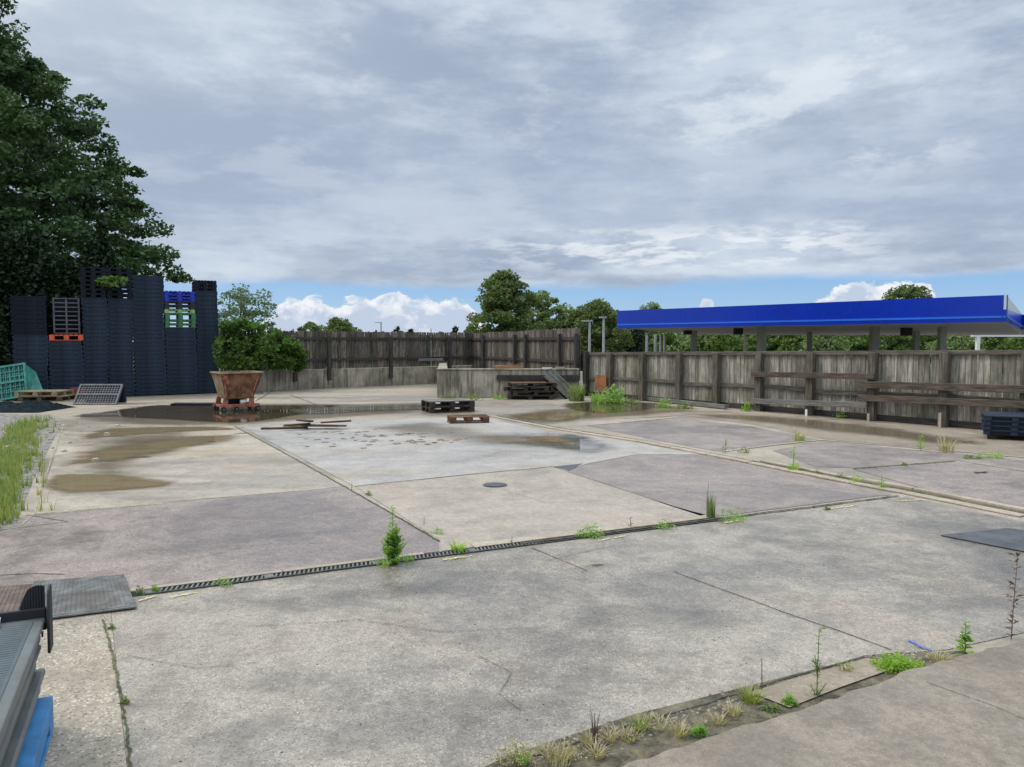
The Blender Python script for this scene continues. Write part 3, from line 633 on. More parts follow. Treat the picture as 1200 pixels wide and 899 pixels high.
# ------------------------------------------------------------------ drain channel
root = empty('drain_channel', tuple(dr(160)), 'long slotted steel drain channel running across the concrete yard', 'drain')
def loc_build(mb, name, mat, root, **k):
    o = mb.build(name, mat, **k); o.parent = root; o.matrix_parent_inverse = Matrix.Translation(-root.location); return o
mb = MB(); a = dr(-80); b = dr(845)
mb.add([v+Vector((0,0,0.006)) for v in (a-dn*0.055, b-dn*0.055, b+dn*0.055, a+dn*0.055)], [(0,1,2,3)]); loc_build(mb, 'channel', M['slot_shade'], root)  # flat black strip stands in for the shade of the channel's depth
mb = MB(); a = dr(163); L = (dr(640)-a).length; n = int(L/0.034)
rnd = random.Random(3)
for i in range(n):
    c = a+ddir*(i*0.034); k = i % 24
    if k in (0, 1): mb.beam(c-dn*0.047+Vector((0,0,0.010)), c+dn*0.047+Vector((0,0,0.010)), 0.034, 0.008)
    else:
        sk = ddir*0.012
        mb.beam(c-dn*0.047-sk+Vector((0,0,0.010+rnd.uniform(-.001,.001))), c+dn*0.047+sk+Vector((0,0,0.010)), 0.014, 0.007)
loc_build(mb, 'grating', M['galv'], root)
mb = MB(); b = dr(845)
for s in (-0.052, 0.052): mb.beam(a+dn*s+Vector((0,0,0.010)), b+dn*s+Vector((0,0,0.010)), 0.016, 0.010)
loc_build(mb, 'edge_rail', M['iron'], root)
ribbon('drain_silt', [dr(610), dr(850)], 0.085, 0.018, M['crack'], 0.3, seed=25)

ribbon('slab_joint', [dr(842), dr(950), dr(1056)], 0.05, 0.012, M['crack'], 0.6, seed=26, amp=1.2)
# manholes and ribs on slab
def manhole(px, py, r, label, mat):
    c = P(px, py); o = empty('manhole_cover', tuple(c), label, 'manhole cover')
    mb = MB(); seg = 32
    mb.tube([(0,0,0.004),(0,0,0.016)], [r, r], seg); mb.build('cover', M['darkplate'], o)
    mb = MB(); vs = []
    for k in range(seg):
        t = 2*math.pi*k/seg; vs += [(math.cos(t)*r*1.02, math.sin(t)*r*1.02, 0.012), (math.cos(t)*r*1.16, math.sin(t)*r*1.16, 0.012)]
    mb.add(vs, [(2*k, 2*k+1, (2*k+3)%(2*seg), (2*k+2)%(2*seg)) for k in range(seg)]); mb.build('frame', mat, o)
manhole(580, 569, 0.13, 'small round iron cover set in the beige slab', M['steel'])
mb = MB(); rnd = random.Random(8)
for (x, y, nn) in [(382,515,5),(450,511,5),(478,519,6),(405,520,4),(372,508,4),(436,523,3)]:
    c = P(x, y)
    for i in range(nn*3):
        q = c+V*rnd.gauss(0.5,0.45)+U*rnd.gauss(0,0.16); e = rnd.uniform(.015,.045); mb.box(-e*1.3,e*1.3,-e,e,0.005,0.013, Matrix.Translation(q) @ Matrix.Rotation(R(30),4,'Z'))
tag(mb.build('worn_dimple', M['brown']), 'worn rows of small dark dimples in the smooth grey slab', 'floor marks', kind='stuff')

# flat plates
def plate(pts, z, th, mat, label, ribs=0, grid=False, name='steel_plate'):
    pp = [P(x, y, 0) for x, y in pts]; c = sum(pp, Vector())/len(pp)
    o = empty(name, (c.x, c.y, 0), label, 'plate')
    mb = MB(); mb.prism([(p.x-c.x, p.y-c.y) for p in pp], z, z+th); mb.build('sheet', mat, o, bevel=0.002)
    if ribs:
        mb = MB(); a, b, d, e = [p-c for p in pp]      # a->b long top edge, e->d bottom edge
        for i in range(1, ribs):
            t = i/ribs; mb.beam(a.lerp(e,t)*0.96+Vector((0,0,z+th)), b.lerp(d,t)*0.96+Vector((0,0,z+th)), 0.024, 0.006)
        mb.build('ribs', mat, o)
    return o
def fixw(o): return o
def orient(pts):
    pp = [P(x,y) for x,y in pts]; s = sum(pp[i].x*pp[(i+1)%len(pp)].y-pp[(i+1)%len(pp)].x*pp[i].y for i in range(len(pp)))
    return pts if s > 0 else list(reversed(pts))
plate([(160,715),(145,677),(40,685),(20,733)][::-1], 0.014, 0.012, M['steel'], 'grey ribbed steel plate laid over the end of the drain', 22)
plate([(38,734),(46,686),(-90,697),(-160,750)][::-1], 0.010, 0.006, M['rustplate'], 'brown rusty ribbed plate half under the grey one', 26)
plate([(1102,629),(1180,621),(1300,634),(1260,660)][::-1], 0.010, 0.008, M['darkplate'], 'dark square plate lying on the grey slab at right', 0)
for i in range(6): pass

# ------------------------------------------------------------------ left foreground: stack of plastic pallets
zt = 0.51
c_far = Vector((P(51,722,zt).x, P(51,722,zt).y, 0)); c_near = P(0, 850, zt); c_near.z = 0
ed = (c_far-c_near).normalized(); en = Vector((-ed.y, ed.x, 0))
if en.x > 0: en = -en
ang = math.atan2(ed.y, ed.x)
st_o = c_far
def local_box(mb, u0, u1, v0, v1, z0, z1):
    # u towards camera along the edge, v leftwards
    q = [(-ed*u+en*v) for u, v in ((u0,v0),(u1,v0),(u1,v1),(u0,v1))]
    s = (q[1]-q[0]).cross(q[2]-q[1]).z
    if s < 0: q = q[::-1]
    mb.hexa([Vector((p.x,p.y,z0)) for p in q]+[Vector((p.x,p.y,z1)) for p in q])
LL, WW = 1.25, 0.95
for i in range(3):
    z0 = 0.165+i*0.115; z1 = z0+0.105; off = [0.0, 0.012, -0.006][i]
    lab = ['grey plastic pallet box at the bottom of the near left stack, on the blue pallet', 'grey plastic pallet box in the middle of the near left stack', 'grey plastic pallet box on top of the near left stack'][i]
    o = empty('plastic_pallet', tuple(st_o), lab, 'pallet', 'grey plastic pallets stacked at the near left')
    mb = MB(); local_box(mb, 0+off, LL+off, 0.02+off, WW, z0, z1-0.03); mb.build('body', M['lidside'], o, bevel=0.008)
    mb = MB(); local_box(mb, 0+off-0.01, LL+off, -0.0+off, WW, z1-0.028, z1); mb.build('top_rim', M['lidside'], o, bevel=0.008)
    if i == 2:
        mb = MB(); local_box(mb, 0.035, LL-0.03, 0.035, WW-0.03, z1-0.004, z1+0.003)
        for k in range(44): local_box(mb, 0.06+k*0.026, 0.072+k*0.026, 0.05, WW-0.05, z1+0.002, z1+0.0042)
        mb.build('deck', M['lid'], o)
        mb = MB(); local_box(mb, 0.10, 0.125, -0.010, -0.004, z1-0.045, z1-0.025); mb.build('rivet', M['blackp'], o)
        local = MB(); 
        # black sleeve remnant: back wall and upright corner flap
        local_box(local, -0.03, -0.012, -0.01, WW, z1-0.06, z1+0.045)
        w1 = local.build('sleeve_wall', M['blackp'], o, bevel=0.006)
        fl = MB(); n = 10
        for s in range(n):
            a0 = s/n*math.pi*0.5; 
        pts = []
        for s in range(n+1):
            t = s/n; hx = -0.035+0.11*t; hz = z1+0.15*math.sqrt(max(0, 1-(t-0.25)**2/0.62))*1.0 - (0.10*max(0,t-0.6))
            pts.append((hx, hz))
        for (h0, t0), (h1, t1) in zip(pts, pts[1:]):
            q = []
            for h, zz in ((h0, z1-0.14), (h1, z1-0.14), (h1, t1), (h0, t0)):
                q.append(-ed*h+en*(-0.032)+Vector((0,0,zz)))
            q2 = [v+en*0.012 for v in q]
            fl.hexa([q[0],q[1],q2[1],q2[0],q[3],q[2],q2[2],q2[3]])
        for (h0, t0), (h1, t1) in zip(pts, pts[1:]):
            q = []
            for h, zz in ((h0+0.03, z1-0.01), (h1+0.03, z1-0.01), (h1+0.03, t1), (h0+0.03, t0)):
                q.append(en*(h)-ed*(-0.030)+Vector((0,0,zz)))
            q2 = [v-ed*0.012 for v in q]
            fl.hexa([q[0],q[1],q2[1],q2[0],q[3],q[2],q2[2],q2[3]])
        fl.build('corner_flap', M['blackp'], o, bevel=0.004)
o = empty('plastic_film', tuple(st_o), 'scrap of white film caught at the back of the near pallet stack', 'film')
mb = MB(); vs = []; rnd = random.Random(2)
for i in range(7):
    for j in range(3):
        q = -ed*(0.01+j*0.035+rnd.uniform(-.006,.006))+en*(0.16+i*0.03); vs.append((q.x, q.y, zt+0.004+rnd.uniform(0.0,0.022)))
mb.add(vs, [(i*3+j, i*3+j+1, (i+1)*3+j+1, (i+1)*3+j) for i in range(6) for j in range(2)]); mb.build('sheet', M['paper'], o)
# blue pallet below
bp = P(62, 815, 0.15); bp.z = 0
o = empty('blue_pallet', tuple(bp), 'blue painted wooden pallet under the near left stack', 'pallet')
def bb(mb, u0, u1, v0, v1, z0, z1): local_box(mb, u0, u1, v0, v1, z0, z1)
mb = MB()
bb(mb, 0, 1.15, 0, 1.0, 0.128, 0.15); bb(mb, 0.002, 1.148, 0.002, 0.02, 0.06, 0.127)
mb.build('top_deck', M['palletblue'], o, bevel=0.003)
mb = MB()
for v in (0, 0.45, 0.90): bb(mb, 0, 1.15, v, v+0.1, 0.105, 0.127)
mb.build('stringer', M['palletblue'], o, bevel=0.003)
for v in (0, 0.45, 0.90):
    for u in (0, 0.52, 1.03):
        mb = MB(); bb(mb, u, u+0.12, v, v+0.1, 0.022, 0.104); mb.build('block', M['palletblue'], o, bevel=0.003)
mb = MB()
for v in (0, 0.45, 0.90): bb(mb, 0, 1.15, v, v+0.1, 0.006, 0.021)
mb.build('bottom_deck', M['palletblue'], o, bevel=0.003)

# ------------------------------------------------------------------ pallet kinds (origin at base centre)
def plastic_tray(mat, name='plastic_pallet', w=1.15, d=1.0, h=0.15):
    mb = MB(); i = 0.02
    mb.box(-w/2+i, w/2-i, -d/2+i, d/2-i, 0, h-0.0004)
    mb.box(-w/2, w/2, -d/2, d/2, h-0.034, h-0.010)
    mb.box(-w/2+.008, w/2-.008, -d/2+.008, d/2-.008, 0.002, 0.02)
    for k in (-0.47, -0.17, 0.17, 0.47):
        for s in (-1, 1):
            mb.box(k*w-0.05*w, k*w+0.05*w if abs(k) < .4 else k*w+0.03*w*(1 if k>0 else 1.6), s*(d/2-i)-0.014, s*(d/2-i)+0.014, 0.02, h-0.03)
            mb.box(s*(w/2-i)-0.014, s*(w/2-i)+0.014, k*d-0.05, k*d+0.03, 0.02, h-0.03)
    return mb.build(name, mat)
def open_pallet(mat, name='plastic_pallet', w=1.15, d=1.0, h=0.15, slats=7):
    mb = MB()
    for k in range(slats):
        x = -w/2+(k+0.5)*w/slats; mb.box(x-w/slats*0.36, x+w/slats*0.36, -d/2, d/2, h-0.025, h-0.003)
    for y in (-1, 0, 1):
        mb.box(-w/2, w/2, y*(d/2-0.05)-0.05, y*(d/2-0.05)+0.05, h-0.045, h-0.026)
        mb.box(-w/2, w/2, y*(d/2-0.05)-0.05, y*(d/2-0.05)+0.05, 0.0, 0.02)
        for x in (-1, 0, 1): mb.box(x*(w/2-0.07)-0.07, x*(w/2-0.07)+0.07, y*(d/2-0.05)-0.05, y*(d/2-0.05)+0.05, 0.021, h-0.046)
    return mb.build(name, mat)
def dup(o, loc, rz, parent=None):
    c = o.copy(); COL.objects.link(c); c.location = loc; c.rotation_euler = (0, 0, rz); return c
TA = P(157, 463); TB = TA+V*3
vrz = math.atan2(V.y, V.x)
protos = {}
def tower(x0, x1, segs, nm, group, desc, depth=1.0):
    """segs: list of (py_top, kind, count) from the ground up"""
    a = on_line(TA, TB, x0); b = on_line(TA, TB, x1); wdt = (b-a).length-0.004; mid = (a+b)/2; c = mid+U*depth/2
    px = (x0+x1)/2; z = 0.0; idx = 0; tot = sum(s[2] for s in segs)
    made = []
    rnd = random.Random(int(x0*7))
    for (pyt, kind, cnt) in segs:
        z1 = zat(px, pyt, mid); h = (z1-z)/cnt
        key = (kind, round(wdt, 3), round(h, 4)); solid, mt = kind.split(':')
        proto = None
        for k in range(cnt):
            j = rnd.uniform(-0.013, 0.013)+0.02*math.sin(k*0.21+x0)
            loc = (c.x+j*V.x, c.y+j*V.y, z)
            if proto is None:
                proto = (plastic_tray if solid == 'tray' else open_pallet)(M[mt], 'plastic_pallet', wdt, depth, h)
                proto.location = loc; proto.rotation_euler = (0, 0, vrz+rnd.uniform(-.006,.006)); o = proto
            else: o = dup(proto, loc, vrz+rnd.uniform(-.008,.008))
            colr = {'navy':'dark navy','navy2':'black','bluep':'bright blue','greenp':'dark green','limep':'pale green','orangep':'orange','blackp':'black','greyp':'grey'}[mt]
            made.append((o, colr, solid)); z += h
    n = len(made); runs = {}
    for i, (o, colr, solid) in enumerate(made):
        same = [q for q in made if q[1] == colr and q[2] == solid]
        ORD = 'first second third fourth fifth sixth seventh eighth ninth tenth eleventh twelfth thirteenth fourteenth fifteenth sixteenth seventeenth eighteenth nineteenth twentieth twenty-first twenty-second twenty-third twenty-fourth twenty-fifth twenty-sixth twenty-seventh twenty-eighth twenty-ninth thirtieth thirty-first thirty-second'.split()
        if len(same) == 1: lab = '%s plastic pallet in %s' % (colr, nm)
        elif i == n-1: lab = '%s plastic pallet on the very top of %s' % (colr, nm)
        elif i == 0: lab = '%s plastic pallet at the foot of %s' % (colr, nm)
        else: lab = '%s plastic pallet, %s up from the ground in %s' % (colr, ORD[i], nm)
        g = group if len(same) > 1 else 'plastic pallets stacked at far left'
        tag(o, lab, 'pallet', group)
tower(16.5, 57.5, [(393,'tray:navy',14),(347,'tray:navy2',9)], 'the leftmost tower', 'pallets of the leftmost tower', '')
tower(58, 98, [(399,'tray:navy',13),(392,'open:orangep',1)], 'the orange topped tower', 'pallets of the tower with the orange pallet', '')
tower(98.5, 128, [(349,'tray:navy',23),(313,'open:navy2',7)], 'the tower left of the sprig', 'pallets of the tall tower left of the sprig', '')
tower(128.3, 158, [(350,'tray:navy',23),(314,'open:navy2',7)], 'the tower right of the sprig', 'pallets of the tall tower right of the sprig', '')
tower(158.3, 194.7, [(323,'tray:navy',29)], 'the plain middle tower', 'pallets of the plain middle tower', '')
tower(195, 230.7, [(384,'tray:navy',16),(375,'open:greenp',2),(367,'open:greenp',1),(362.5,'open:limep',1),(353,'open:blackp',2),(341,'open:bluep',3)], 'the blue topped tower', 'pallets of the tower with coloured top', '')
tower(231, 257, [(341,'tray:navy',24),(328.5,'open:navy2',3)], 'the rightmost tower', 'pallets of the rightmost tower', '')
# grid pallets on the orange one
a = on_line(TA, TB, 64); b = on_line(TA, TB, 95); mid = (a+b)/2; zb = zat(79, 391.5, mid)+0.01; zt2 = zat(79, 348.5, mid)
wd = (b-a).length
o = empty('ladder_crate', (mid.x+U.x*0.3, mid.y+U.y*0.3, zb), 'grey open latticed crate standing on the orange pallet', 'crate', rz=vrz)
H = zt2-zb; mb = MB()
for x in (-wd/2, -0.015, wd/2-0.03): mb.box(x, x+0.045, -0.05, 0.05, 0, H)
mb.build('uprights', M['greyp'], o)
mb = MB()
for k in range(9): z = k*(H-0.04)/8; mb.box(-wd/2, wd/2+0.015, -0.04, 0.04, z, z+0.035)
mb.build('slats', M['greyp'], o)
mb = MB(); mb.box(-wd/2+0.02, wd/2, 0.3, 0.6, 0, H*0.97); mb.build('back_panel', M['navy2'], o)

# ------------------------------------------------------------------ left yard clutter
def grid_panel(w, h, nx, ny, t=0.02, th=0.03, frame=0.045):
    mb = MB()
    for x in (-w/2, w/2-frame): mb.box(x, x+frame, -th, th, 0, h)
    for z in (0, h/2-frame/2, h-frame): mb.box(-w/2+frame, w/2-frame, -th, th, z, z+frame)
    for i in range(1, nx): x = -w/2+frame+i*(w-2*frame)/nx; mb.box(x-t/2, x+t/2, -th*.6, th*.6, frame, h-frame)
    for i in range(1, ny): z = frame+i*(h-2*frame)/ny; mb.box(-w/2+frame, w/2-frame, -th*.5, th*.5, z-t/2, z+t/2)
    return mb
p = P(111, 474.5); o = empty('grid_pallet', tuple(p), 'grey latticed plastic pallet leaning against a red one before the towers', 'pallet', rz=R(-2))
sc = p.y/FPX
w1 = 52*sc; g = grid_panel(w1, 0.66, 15, 9, 0.016).build('lattice', M['greyp'], o); g.rotation_euler = (R(-35), 0, 0)
mb = MB(); mb.box(-w1/2+.05, w1/2-.05, 0.5, 0.62, 0.02, 0.5)
mb.build('support_board', M['navy2'], o)
p2 = P(113, 466)
o = empty('red_pallet', tuple(p2), 'faded red pallet mostly hidden behind the grey latticed pallet', 'pallet', rz=R(-2))
mb = MB(); mb.box(-0.8, 0.8, -0.05, 0.2, 0.12, 0.30)
for x in (-0.75, -0.05, 0.65): mb.box(x, x+0.12, -0.04, 0.16, 0, 0.119)
mb.build('deck', M['red_part'], o)
# teal crate, tilted
p = P(6, 469); o = empty('teal_crate', tuple(p), 'teal green plastic crate tipped against the leftmost tower', 'crate', rz=R(8)); sc = p.y/FPX
mb = grid_panel(1.3, 1.05, 9, 6, 0.02, 0.04, 0.06); g = mb.build('lattice', M['teal'], o); g.rotation_euler = (R(-14), R(-9), 0)
mb = grid_panel(1.22, 0.98, 22, 4, 0.025, 0.02, 0.03); g2 = mb.build('inner_lattice', M['teal_light'], o); g2.rotation_euler = (R(-14), R(-9), 0); g2.location = (-0.02, 0.06, 0.03)
mb = MB(); mb.hexa([Vector(q) for q in ((0.62,0.0,0.0),(0.95,0.45,0.0),(0.9,0.5,0.0),(0.57,0.05,0.0),(0.42,0.25,1.12),(0.62,0.6,0.80),(0.57,0.65,0.80),(0.37,0.30,1.12))]); mb.build('side_wall', M['teal'], o)
# grey bent hose/strap
p = P(35, 462); o = tag(MB(), None) if False else None
mb = MB(); mb.tube([(-0.22,0,0.82),(-0.12,0,0.90),(-0.02,0,0.82),(0.04,0,0.55),(0.07,0,0.30),(0.12,0,0.02)], [0.05]*6, 8)
o = mb.build('bent_hose', M['greyp'], smooth=True, loc=tuple(p)); tag(o, 'bent grey hose standing between the teal crate and the tower', 'hose')

def wood_pallet(name, loc, rz, label, mats, w=1.2, d=1.0, tilt=None, missing=(), group=None, scale=1.0):
    o = empty(name, loc, label, 'pallet', group, rz)
    if tilt: o.rotation_euler = (tilt[0], tilt[1], rz)
    o.scale = (scale,)*3
    rnd = random.Random(hash(label) % 1000 if False else len(label)*13+int(abs(loc[0])*10))
    mb = MB(); n = 7
    for k in range(n):
        if k in missing: continue
        y = -d/2+(k+0.5)*d/n; j = rnd.uniform(-.008,.008); mb.box(-w/2+j, w/2+j, y-d/n*0.38, y+d/n*0.38, 0.122, 0.144)
    mb.build('top_deck', mats[0], o, bevel=0.003)
    mb = MB()
    for x in (-1, 0, 1): mb.box(x*(w/2-0.06)-0.05, x*(w/2-0.06)+0.05, -d/2, d/2, 0.101, 0.1215)
    mb.build('stringer_board', mats[1], o)
    for x in (-1, 0, 1):
        for y in (-1, 0, 1):
            mb = MB(); cx = x*(w/2-0.07); cy = y*(d/2-0.055); mb.box(cx-0.07, cx+0.07, cy-0.05, cy+0.05, 0.0225, 0.1005); mb.build('block', mats[1], o, bevel=0.003)
    mb = MB()
    for y in (-1, 0, 1): mb.box(-w/2, w/2, y*(d/2-0.055)-0.05, y*(d/2-0.055)+0.05, 0.0, 0.022)
    mb.build('bottom_deck', mats[1], o)
    return o
p = P(48, 470); wood_pallet('wooden_pallet', (p.x, p.y+0.35, 0.0), R(5), 'pale wooden pallet lowest of two before the leftmost tower', (M['pallet_new'], M['pallet_brown']), group='wooden pallets at the far left')
wood_pallet('wooden_pallet', (p.x-0.08, p.y+0.32, 0.147), R(2), 'yellowish wooden pallet upper of two before the leftmost tower', (M['pallet_new'], M['pallet_new']), group='wooden pallets at the far left')
# dark sheeting heap
def heap(name, pts, h, mat, label, cat, seed=0, n=26):
    pp = [P(*q) for q in pts]; x0 = min(q.x for q in pp); x1 = max(q.x for q in pp); y0 = min(q.y for q in pp); y1 = max(q.y for q in pp)
    c = Vector(((x0+x1)/2, (y0+y1)/2, 0)); vs = []; fs = []
    for i in range(n+1):
        for j in range(n+1):
            u = i/n*2-1; v = j/n*2-1; x = u*(x1-x0)/2; y = v*(y1-y0)/2
            e = max(0, 1-u**6)*max(0, 1-v**4)
            z = h*e*(0.65+0.8*abs(mnoise.noise(Vector((x*3+seed, y*3, seed))))+0.3*mnoise.noise(Vector((x*9, y*9, seed)))); vs.append((x, y, max(0.0, z)+0.006))
    for i in range(n):
        for j in range(n): a = i*(n+1)+j; fs.append((a, a+n+1, a+n+2, a+1))
    mb = MB(); mb.add(vs, fs); o = mb.build(name, mat, loc=tuple(c)); return tag(o, label, cat)
heap('sheeting_heap', [(-60,484),(44,484),(10,477)], 0.2, M['tarp'], 'heap of crumpled dark sheeting below the teal crate', 'sheeting', 3, 34)

# ------------------------------------------------------------------ skip
p = P(272, 483); o = empty('tipping_skip', (p.x, p.y+0.35, 0), 'rusty tipping skip on a faded red wheeled base standing in the puddle', 'skip', rz=R(36)); o.scale = (0.84, 0.84, 0.97)
def frust(b, t, z0, z1):
    return [Vector((b[0],b[2],z0)),Vector((b[1],b[2],z0)),Vector((b[1],b[3],z0)),Vector((b[0],b[3],z0)),Vector((t[0],t[2],z1)),Vector((t[1],t[2],z1)),Vector((t[1],t[3],z1)),Vector((t[0],t[3],z1))]
mb = MB()
def wallq(a, b, c, d, inn, t=0.02):
    i = Vector(inn)*t; mb.hexa([a, b, b+i, a+i, d, c, c+i, d+i])
c8 = frust((-0.44,0.36,-0.42,0.35), (-0.60,0.62,-0.52,0.52), 0.36, 1.0)
wallq(c8[0], c8[1], c8[5], c8[4], (0,1,0)); front = mb.build('front_panel', M['rust'], o, bevel=0.004)
mb = MB(); wallq(c8[3], c8[0], c8[4], c8[7], (1,0,0)); mb.build('end_panel', M['rust2'], o, bevel=0.004)
mb = MB(); wallq(c8[1], c8[2], c8[6], c8[5], (-1,0,0)); mb.build('end_panel', M['rust'], o, bevel=0.004)
mb = MB(); wallq(c8[2], c8[3], c8[7], c8[6], (0,-1,0)); mb.build('back_panel', M['rust'], o, bevel=0.004)
mb = MB(); mb.box(-0.43, 0.35, -0.41, 0.34, 0.34, 0.36); mb.build('hopper_floor', M['rust'], o)
mb = MB()
for a, b in ((4,5),(5,6),(6,7),(7,4)): mb.beam(c8[a], c8[b], 0.07, 0.035)
mb.build('rim', M['rust2'], o, bevel=0.006)
mb = MB(); mb.beam((-0.44,-0.50,0.40),(-0.50,-0.50,0.86), 0.04, 0.03); mb.beam((-0.40,-0.47,0.74),(-0.50,-0.53,0.9), 0.10, 0.12); mb.beam((0.30,-0.46,0.40),(0.48,-0.53,0.9),0.05,0.03)
mb.build('side_bracket', M['redpaint'], o)
mb = MB()
for s in (-0.36, 0.36): mb.beam((-0.58, s, 0.16), (0.55, s, 0.16), 0.09, 0.08)
for s in (-0.5, 0.02, 0.5): mb.beam((s, -0.36, 0.155), (s, 0.36, 0.155), 0.08, 0.06)
mb.build('base_frame', M['redpaint'], o, bevel=0.006)
for x, y in ((-0.46,-0.36),(0.30,-0.36),(-0.46,0.36),(0.30,0.36)):
    mb = MB(); mb.hexa([Vector((x-0.07,y-0.02,0.2)),Vector((x+0.09,y-0.02,0.2)),Vector((x+0.09,y+0.02,0.2)),Vector((x-0.07,y+0.02,0.2)),Vector((x-0.02,y-0.02,0.38)),Vector((x+0.10,y-0.02,0.38)),Vector((x+0.10,y+0.02,0.38)),Vector((x-0.02,y+0.02,0.38))]); mb.build('upright', M['redpaint'], o)
for x, y in ((-0.50,-0.40),(0.50,-0.40),(-0.50,0.40),(0.50,0.40),(-0.14,-0.42)):
    mb = MB(); mb.tube([(x, y-0.03, 0.075),(x, y+0.03, 0.075)], [0.072, 0.072], 18); wh = mb.build('wheel', M['blackrub'], o)
    mb = MB(); mb.tube([(x, y-0.036, 0.075),(x, y+0.036, 0.075)], [0.03, 0.03], 12); h2 = mb.build('hub', M['steel'], wh)
mb = MB(); mb.box(-0.25, 0.22, -0.05, 0.25, 0.2, 0.335); mb.build('lever_box', M['blackrub'], o)
mb = MB(); mb.tube([(-0.0,-0.33,0.25),(0.16,-0.33,0.27)], [0.055,0.055], 12); mb.build('release_drum', M['white'], o)
mb = MB(); mb.beam((0.35,-0.42,0.47),(0.66,-0.42,0.46), 0.02, 0.02); mb.build('handle', M['blackrub'], o)
# low black tray left of skip in the puddle
p = P(228, 475); mb = MB(); mb.prism([(-0.55,-0.25),(0.55,-0.25),(0.55,0.2),(-0.6,0.2)], 0.01, 0.06)
tag(mb.build('flat_board', M['navy2'], loc=(p.x, p.y, 0)), 'thin black board lying flat left of the rusty skip', 'board')

# ------------------------------------------------------------------ pallets in the yard
p = P(523, 484); wood_pallet('wooden_pallet', (p.x, p.y+0.45, 0.145), R(24), 'dark wet wooden pallet with grey deck, upper of the two by the concrete block', (M['pallet_grey'], M['pallet_dark']), d=0.8, w=1.15, group='wooden pallets in the middle of the yard')
wood_pallet('wooden_pallet', (p.x, p.y+0.47, 0.0), R(22), 'dark wet wooden pallet, lower of the two by the concrete block', (M['pallet_dark'], M['pallet_dark']), d=0.8, w=1.15, missing=(1,2,3,5), group='wooden pallets in the middle of the yard')
p = P(548, 496); wood_pallet('broken_pallet', (p.x, p.y+0.2, 0.146), R(12), 'small broken brown pallet upside down near the dark ones', (M['pallet_brown'], M['pallet_brown']), d=0.5, w=0.85, tilt=(R(180), 0), missing=(2,3,4), group='wooden pallets in the middle of the yard')
# broken timber scraps
c = P(360, 503); rnd = random.Random(12)
spec = [(-0.45,0,0.9,10,M['pallet_brown']),(0.05,0.12,1.1,2,M['pallet_new']),(0.35,-0.05,0.9,-6,M['pallet_brown']),(-0.15,-0.16,0.5,25,M['pallet_dark']),(0.55,0.12,0.6,14,M['pallet_brown']),(-0.05,0.02,0.45,-40,M['pallet_dark'])]
names = ['brown plank scrap at the left of the timber heap','long pale plank across the timber heap','brown plank scrap at the right of the timber heap','short dark stick in front of the timber heap','short brown stick at the far right of the timber heap','small dark chip lying askew on the timber heap']
for i, (x, y, l, a, m) in enumerate(spec):
    mb = MB(); mb.box(-l/2, l/2, -0.05, 0.05, 0, 0.03)
    ob = mb.build('plank_scrap', m, bevel=0.003, loc=(c.x+x, c.y+y, 0.012+i*0.028)); ob.rotation_euler = (0, R(rnd.uniform(-2,2)), R(a)); tag(ob, names[i], 'plank', 'broken timber scraps in the yard')

# ------------------------------------------------------------------ fences and walls
def plank_panel(a, b, z0, z1, bw=0.125, th=0.02, gap=0.008, seed=0, zjit=0.02, z1b=None, base_tilt=0.01):
    rnd = random.Random(seed); L = (b-a).length; d = (b-a).normalized(); nrm = Vector((-d.y, d.x, 0)); mb = MB()
    n = max(1, int(round(L/bw))); bw = L/n
    for i in range(n):
        t = (i+0.5)/n; zt = (z1 if z1b is None else z1+(z1b-z1)*t)+rnd.uniform(-zjit, zjit)
        c = a+d*(i+0.5)*bw; o = nrm*rnd.uniform(-0.006, 0.006); hw = bw/2-gap*rnd.uniform(0.3, 1.6); tl = d*rnd.uniform(-base_tilt, base_tilt)
        q = [c-d*hw-nrm*th/2+o, c+d*hw-nrm*th/2+o, c+d*hw+nrm*th/2+o, c-d*hw+nrm*th/2+o]
        mb.hexa([Vector((v.x,v.y,z0)) for v in q]+[Vector((v.x+tl.x,v.y+tl.y,zt)) for v in q])
    return mb
# back retaining wall
bdir = (BB-BA).normalized(); bn = Vector((-bdir.y, bdir.x, 0))
if bn.y < 0: bn = -bn
wa = on_line(BA, BB, 260); wb = on_line(BA, BB, 556)
o = empty('retaining_wall', tuple(wa), 'long stained concrete wall below the dark back fence', 'wall')
L = (wb-wa).length; n = int(L/2.0)
for i in range(n):
    mb = MB(); a = wa+bdir*(i*L/n+0.006); b = wa+bdir*((i+1)*L/n-0.006)
    q = [a, b, b+bn*0.25, a+bn*0.25]; mb.hexa([v.copy() for v in q]+[v+Vector((0,0,0.72-0.004*i)) for v in q]); loc_build(mb, 'wall_panel', M['wall'], o, bevel=0.01)
mb = MB(); q = [wa+bn*0.05, wb+bn*0.05, wb+bn*0.2, wa+bn*0.2]; mb.hexa([v.copy() for v in q]+[v+Vector((0,0,0.60)) for v in q]); loc_build(mb, 'wall_core', M['wall'], o)
